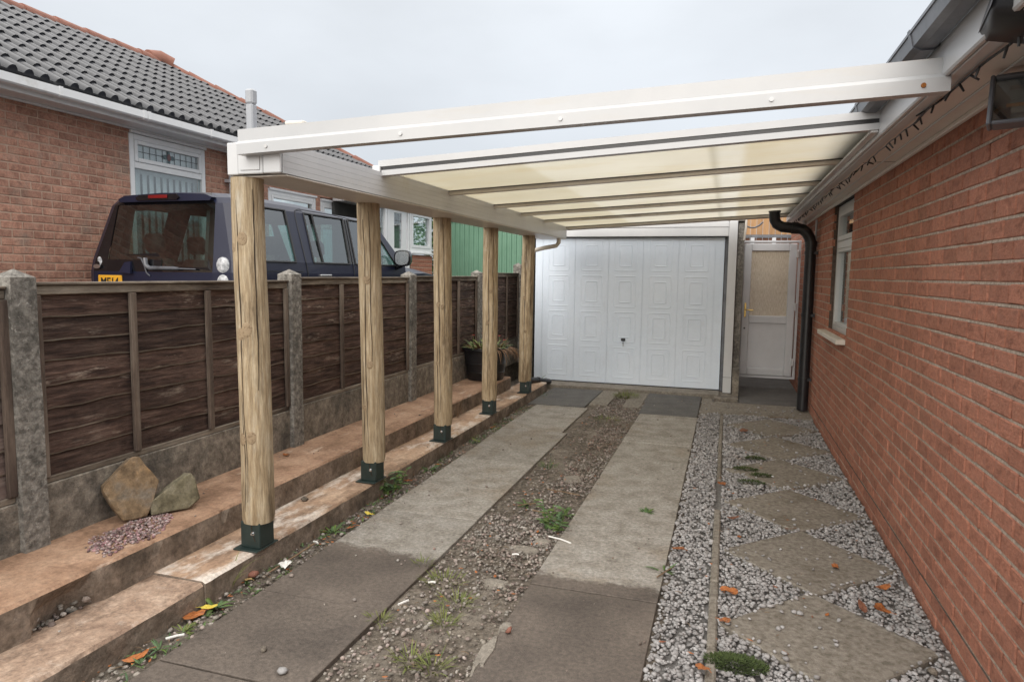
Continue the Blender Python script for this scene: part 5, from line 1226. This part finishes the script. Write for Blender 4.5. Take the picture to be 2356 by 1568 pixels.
tag(rock('rock', '', [(-.045, .0), (.055, .0), (.10, .07), (.135, .16), (.055, .29), (.02, .295), (-.115, .185), (-.12, .155)], .11, (-2.755, 2.55, .252), (R_(-14), R_(0), R_(62)), 'rock_brown', 3), 'tall rusty-brown pointed rock leaning on the gravel board', 'rock')
tag(rock('rock', '', [(-.11, .0), (.06, .0), (.115, .04), (.105, .15), (.085, .175), (-.02, .12), (-.12, .06)], .10, (-2.655, 2.715, .250), (R_(-12), R_(0), R_(58)), 'rock_olive', 8), 'lower olive-grey wedge of rock leaning against the brown one', 'rock')
b = MB(); b.tube([(-2.335, 8.06, .165), (-2.27, 8.28, .135), (-2.185, 8.62, .07)], .036, 14); b.tube([(-2.262, 8.31, .131), (-2.252, 8.345, .126)], .041, 14); tag(b.build('drain_pipe', 'black_plastic', None, smooth=True), 'short black drainpipe lying beside the last post by the garage', 'pipe')
for (z, w_) in ((1.56, .02), (1.42, .025), (.49, .03)):
    pass

# ------------------------------------------------------------------ weeds, moss, fallen leaves, litter
def weed(label, x, y, z, n, L, w, seed, mat='leaf_green', up=.7, cat='weed', name='weed', stems=False, group=None):
    rr = random.Random(seed); m = MB()
    for k in range(n):
        a = rr.uniform(0, 6.28); q = rr.uniform(0, .02) if not stems else rr.uniform(0, .05)
        if stems:
            t = Vector((x + q * math.cos(a), y + q * math.sin(a), z)); d = Vector((math.cos(a) * .45, math.sin(a) * .45, 1)).normalized(); h = L * rr.uniform(.5, 1.1)
            m.tube([t, t + d * h * .6, t + d * h + Vector((0, 0, -.01))], .0025, 5)
            for j in range(8):
                f = .15 + .85 * j / 8; b_ = rr.uniform(0, 6.28); leafstrip(m, t + d * h * f, (math.cos(b_), math.sin(b_), .35), rr.uniform(.4, .7) * L * .55, w, rr.uniform(.5, 1.4), seg=4)
        else:
            leafstrip(m, (x + q * math.cos(a), y + q * math.sin(a), z), (math.cos(a), math.sin(a), rr.uniform(up * .5, up * 1.5)), L * rr.uniform(.5, 1.15), w * rr.uniform(.7, 1.2), rr.uniform(.4, 1.5), seg=4)
    return tag(m.build(name, mat, None, fix=False), label, cat, group)
weed('tall leafy green weed growing by the second timber post', -2.10, 4.02, -.01, 9, .20, .013, 1, stems=True)
weed('bushy green weed between the driveway strips beside the white stick', -.93, 3.74, -.01, 7, .17, .012, 2, stems=True)
weed('small weed beside the bushy one, nearer the garage', -.90, 4.02, -.01, 12, .09, .009, 3)
weed('broad-leaved weed above the orange and yellow leaves', -2.10, 2.36, -.01, 10, .09, .011, 4)
weed('small weed in the soil strip below the first timber post', -2.10, 3.30, -.01, 12, .08, .008, 5)
weed('low weed in the dirt gap left of the bushy weed', -1.17, 4.10, -.01, 12, .09, .009, 6)
weed('small weed at the slab corner under the garage left side', -2.37, 8.72, .0, 10, .20, .010, 7, up=2.0)
weed('tiny sprout on the joint of the right driveway strip', -.43, 4.21, .0, 14, .05, .008, 8)
weed('small weed at the right strip edge by the twig', -.245, 3.37, -.005, 8, .09, .007, 9)
weed('seedling weed at the left strip near the camera', -2.07, 2.02, -.01, 14, .06, .005, 10)
weed('yellowish weed near the bottom left kerb', -2.08, 2.16, -.01, 14, .055, .004, 11, mat='leaf_grass')
weed('thin grass shoot against the lower kerb left of the first post', -2.16, 2.52, .0, 6, .19, .003, 12, mat='leaf_grass', up=2.5)
weed('small weed in the soil strip between the second and third posts', -2.09, 4.62, -.01, 10, .09, .009, 14)
weed('dry pale weed on the lower kerb behind the fourth post', -2.40, 5.95, .105, 8, .22, .003, 15, mat='twig', up=2.0)
def tuft(label, x, y, n, L, seed, spread=.05, mat='leaf_grass', z=-.012):
    rr = random.Random(seed); m = MB()
    for k in range(n):
        a = rr.uniform(0, 6.28); q = spread * math.sqrt(rr.random()); leafstrip(m, (x + q * math.cos(a), y + q * math.sin(a), z), (math.cos(a) * .8, math.sin(a) * .8, rr.uniform(.4, 1.4)), L * rr.uniform(.5, 1.2), .0022, rr.uniform(.3, 1.4), seg=3)
    return tag(m.build('grass_tuft', mat, None, fix=False), label, 'grass', 'grass tufts between the driveway strips')
tuft('grassy patch at the far end of the gravel before the garage', -1.13, 8.25, 200, .10, 21, .14)
tuft('thin grass in the gravel below the dark slabs', -1.12, 6.85, 70, .06, 22, .13)
tuft('sparse grass tuft beside the gravel heap, second nearest row', -1.24, 2.92, 60, .06, 23, .09)
tuft('grass tuft right of centre strip beside a mortar patch', -1.10, 2.74, 60, .06, 24, .08)
tuft('grass tuft in the gravel middle ground of the driveway', -1.09, 2.55, 45, .07, 25, .05)
tuft('nearest left grass tuft in the centre gravel', -1.10, 2.26, 45, .07, 26, .05)
tuft('nearest right grass tuft in the centre gravel', -1.00, 2.24, 45, .07, 27, .05)
tuft('small grass tuft on the edge of the left strip', -1.36, 2.50, 40, .06, 28, .04)
tuft('small lone grass tuft among stones right of the left strip', -1.42, 3.06, 30, .06, 29, .04)
tuft('little grass tuft at the joint where the left strip widens', -1.26, 5.0, 40, .08, 30, .05, 'leaf_green')
def moss(label, x, y, r, n, seed, z=.0, group=None):
    rr = random.Random(seed); m = MB()
    for k in range(n):
        a = rr.uniform(0, 6.28); q = r * math.sqrt(rr.random()); h = .02 * (1 - q / r) + .004
        leafstrip(m, (x + q * math.cos(a) * 1.3, y + q * math.sin(a) * .7, z + rr.uniform(0, h)), (math.cos(a + rr.uniform(-1, 1)), math.sin(a + rr.uniform(-1, 1)), rr.uniform(.1, 1.2)), rr.uniform(.010, .026), .0028, .6, seg=2)
    return tag(m.build('moss_clump', 'moss', None, fix=False), label, 'moss', group)
moss('thick green moss clump beside the edging strip at bottom right', .09, 2.62, .085, 1300, 1)
moss('dark moss clump on the gravel beside a stepping stone, farthest', .27, 5.78, .06, 350, 2)
moss('dark moss clump left of the fourth stepping stone', .19, 5.42, .07, 420, 3)
moss('dark moss scrap on the near edge of the fourth stepping stone', .30, 5.28, .06, 350, 4)
moss('thin moss patch in the gravel just before the fourth stepping stone', .22, 5.08, .07, 260, 5)
def leaf(label, x, y, z, size, seed, mat, star=False, group='fallen autumn leaves', stand=.9):
    rr = random.Random(seed); n = 14; V = [(0, 0, 0)]; a0 = rr.uniform(0, 6.28)
    cu, cv = rr.uniform(3, 7) * stand, rr.uniform(-4, 6) * stand
    for k in range(n):
        t = 6.2832 * k / n; r_ = size * (.62 + (.36 * abs(math.cos(1.5 * t)) if star else .30 * abs(math.cos(t)) ** 1.5) + rr.uniform(-.07, .07))
        u, v = r_ * math.cos(t), r_ * math.sin(t) * (.95 if star else .62); V.append((u, v, (cu * u * u + cv * v * v) / .1 * .1 + rr.uniform(-.004, .004)))
    c, s_ = math.cos(a0), math.sin(a0); tx = rr.uniform(-.4, .4)
    V = [(x + u * c - v * s_, y + u * s_ + v * c, z + w + u * tx) for u, v, w in V]; lo = min(p[2] for p in V); V = [(p[0], p[1], p[2] - lo + z) for p in V]
    m = MB().add(V, [(0, 1 + k, 1 + (k + 1) % n) for k in range(n)])
    m.tube([V[0], V[1], (V[1][0] + (V[1][0] - V[0][0]) * .5, V[1][1] + (V[1][1] - V[0][1]) * .5, V[1][2])], .0012, 4)
    return tag(m.build('fallen_leaf', mat, None, fix=False), label, 'leaf', group)
LV = [('large curled orange leaf at bottom left by the kerb', -2.13, 2.26, .0, .055, 'leaf_orange', 1), ('yellow leaf lying against the large orange one at bottom left', -2.10, 2.33, .01, .038, 'leaf_yellow', 0),
      ('narrow orange-brown leaf nearest the bottom left corner', -2.09, 1.93, .0, .05, 'leaf_orange', 0), ('crisp orange leaf on the edge of the wet left strip', -2.01, 3.36, .0, .045, 'leaf_orange', 0),
      ('bright yellow leaf in the soil strip by the left strip', -2.03, 3.60, .005, .035, 'leaf_yellow', 0), ('curled orange leaf beside the right strip edge, leftmost on the gravel', -.19, 3.66, .01, .04, 'leaf_orange', 1),
      ('orange leaf on the gravel right beside the edging strip', .06, 3.22, .012, .05, 'leaf_orange', 1), ('folded orange leaf on the second nearest stepping stone', .58, 3.69, .012, .04, 'leaf_orange', 0),
      ('broad orange leaf between stepping stones near the brick wall', .76, 3.50, .012, .055, 'leaf_orange', 0), ('dark brown leaf beside the nearest stepping stone', .63, 3.24, .012, .038, 'leaf_brown', 0),
      ('ragged orange leaf right of the dark brown one', .71, 3.26, .012, .042, 'leaf_orange', 1), ('pale orange leaf on the edging strip at the bottom edge', -.03, 2.52, .014, .05, 'leaf_orange', 0),
      ('small orange leaf in the gravel right of the edging strip', .05, 2.93, .012, .028, 'leaf_orange', 1), ('brown leaf in the gravel at the head of the edging strip', .09, 4.25, .012, .04, 'leaf_brown', 0),
      ('little orange leaf left of the third stepping stone', .12, 3.94, .012, .028, 'leaf_orange', 0), ('dark leaf wedged at the corner of the second stepping stone', .40, 4.15, .012, .035, 'leaf_brown', 0),
      ('small red-brown leaf left of the fourth stepping stone', .02, 4.95, .012, .035, 'leaf_orange', 1), ('dull brown leaf by the moss at the far stepping stones', .66, 5.62, .012, .04, 'leaf_brown', 0),
      ('red-brown leaf on the far gravel before the side door', .20, 6.75, .012, .045, 'leaf_brown', 1), ('orange strip of leaf on the upper kerb right of the first post', -2.76, 3.80, .253, .035, 'leaf_orange', 0),
      ('small orange leaf in the soil strip left of the second post', -2.10, 4.30, .0, .03, 'leaf_orange', 0), ('orange scrap of leaf in the soil strip right of the tall weed', -2.06, 4.75, .0, .03, 'leaf_orange', 0),
      ('pale green leaf in the soil strip by the third post', -2.06, 5.55, .0, .045, 'leaf_grass', 0), ('orange scrap in the soil strip before the fourth post', -2.10, 6.1, .0, .03, 'leaf_orange', 0),
      ('buff shell-shaped leaf in the soil strip left of the first post', -2.14, 2.62, .0, .04, 'chip_yellow', 0)]
for i, (lb, x, y, z, s_, mt, st) in enumerate(LV): leaf(lb, x, y, z, s_, 100 + i, mt, bool(st))
# fine litter nobody would count
rr = random.Random(77); m = MB()
for k in range(260):
    zone = rr.random()
    if zone < .55: x, y, z = rr.uniform(-2.16, -2.0), rr.uniform(1.7, 8), -.004
    elif zone < .8: x, y, z = rr.uniform(-1.36, -.86), rr.uniform(2, 7.5), .002
    else: x, y, z = rr.uniform(-.22, .86), rr.uniform(2, 7.5), .010
    a = rr.uniform(0, 6.28); leafstrip(m, (x, y, z), (math.cos(a), math.sin(a), .15), rr.uniform(.008, .03), rr.uniform(.003, .009), .2, seg=2)
stuff(m.build('leaf_litter', 'leaf_orange', None, fix=False)); 
for (lb, p0, p1, r_, mt, cat) in [('thin white stick on the edge of the right strip by the weed', (-.90, 3.60, .012), (-.76, 3.55, .010), .0045, 'paper_white', 'stick'),
      ('brown twig standing against scraps left of the left strip', (-2.09, 2.72, .0), (-2.03, 3.02, .04), .0045, 'twig', 'twig'), ('thin twig lying across the centre gravel', (-1.12, 4.42, .01), (-.88, 4.36, .012), .003, 'twig', 'twig'),
      ('short brown twig in the dirt of the centre strip', (-1.22, 4.05, .005), (-1.12, 4.12, .008), .004, 'twig', 'twig'), ('reddish twig on gravel above the nearest heap', (-1.10, 3.98, .012), (-.97, 3.93, .012), .004, 'twig', 'twig'),
      ('twig at the right strip edge near the wet line', (-.27, 3.27, .012), (-.20, 3.42, .014), .0035, 'twig', 'twig'), ('long twig at the kerb foot by the last post', (-2.16, 6.6, .0), (-2.03, 7.3, .01), .0035, 'twig', 'twig'),
      ('dark twig at the end of the far gravel by the downpipe', (.46, 7.5, .014), (.66, 7.56, .016), .004, 'twig', 'twig'),
      ('white cigarette end on the left strip near the bottom', (-2.075, 2.06, .012), (-2.03, 2.11, .012), .005, 'paper_white', 'cigarette end'), ('white cigarette end in the centre gravel, nearest', (-1.335, 2.62, .008), (-1.31, 2.67, .008), .005, 'paper_white', 'cigarette end'),
      ('cigarette end on the gravel heap in the centre', (-1.02, 3.30, .010), (-.985, 3.31, .010), .005, 'paper_white', 'cigarette end'), ('cigarette end beside the sparse grass tuft', (-1.30, 2.86, .010), (-1.265, 2.87, .010), .005, 'paper_white', 'cigarette end'),
      ('cigarette end in the soil strip below the first post', (-2.10, 3.12, .006), (-2.06, 3.10, .006), .005, 'paper_white', 'cigarette end')]:
    a, b_ = Vector(p0), Vector(p1); mid = (a + b_) / 2 + Vector((.004, .004, .002)); tag(MB().tube([a, mid, b_], r_, 7).build(cat.replace(' ', '_'), mt, None, smooth=True), lb, cat)
# crumpled white scrap by the left strip
m = MB(); V = []; rr = random.Random(5)
for j in range(6):
    for i in range(6): V.append((-2.07 + .010 * i + rr.uniform(-.005, .005), 2.76 + .013 * j + rr.uniform(-.008, .008), .012 + rr.uniform(0, .022)))
m.add(V, [(j * 6 + i, j * 6 + i + 1, j * 6 + i + 7, j * 6 + i + 6) for j in range(5) for i in range(5)]); tag(m.build('paper_scrap', 'paper_white', None, fix=False), 'crumpled white paper scrap beside the wet left strip', 'litter')
for i, (lb, x, y, z, s_, mt) in enumerate([('brown half-brick shard in the soil strip below the first post', -2.13, 2.66, .0, .03, 'terracotta'), ('dark lump of stone on the lower kerb between first and second posts', -2.36, 3.42, .107, .024, 'soil'),
      ('red brick fragment beside the mortar patch at the right strip', -.80, 2.56, .005, .018, 'terracotta'), ('dark coal-like lump on the wet left strip', -1.66, 2.12, .004, .018, 'soil'), ('grey stone on the wet left strip near the bottom', -1.50, 2.02, .004, .02, 'gravel'),
      ('dark stone on the nearest stepping stone by the wall', .79, 2.78, .008, .022, 'soil')]):
    o = stones('stone', np.array([[x, y, z + s_ * .5]]), np.array([s_]), mt); del o['kind']; tag(o, lb, 'stone')

rr = random.Random(91); m = MB()
for k in range(420):
    x, y = rr.uniform(-2.135, -2.01), rr.uniform(1.5, 8.2)
    if nz1(x * 3, y * 2.2, 5.) < -.05: continue
    for q in range(3):
        a = rr.uniform(0, 6.28); leafstrip(m, (x, y, -.008), (math.cos(a), math.sin(a), rr.uniform(.3, 1.2)), rr.uniform(.012, .04), rr.uniform(.002, .006), rr.uniform(.3, 1.2), seg=2)
stuff(m.build('weed_seedlings', 'leaf_green', None, fix=False))
m = MB()
for k in range(150):
    a = rr.uniform(0, 6.28); x, y, z = rr.choice([(rr.uniform(-2.16, -2.0), rr.uniform(1.6, 8), .0), (rr.uniform(-1.36, -.86), rr.uniform(1.9, 7.5), .004), (rr.uniform(-.22, .86), rr.uniform(2, 7.5), .012)])
    d = Vector((math.cos(a), math.sin(a), rr.uniform(-.05, .15))) * rr.uniform(.015, .05); p = Vector((x, y, z + .004)); m.tube([p, p + d * .5 + Vector((.003, .002, .002)), p + d], .0012, 4)
stuff(m.build('twig_litter', 'twig', None, fix=False))
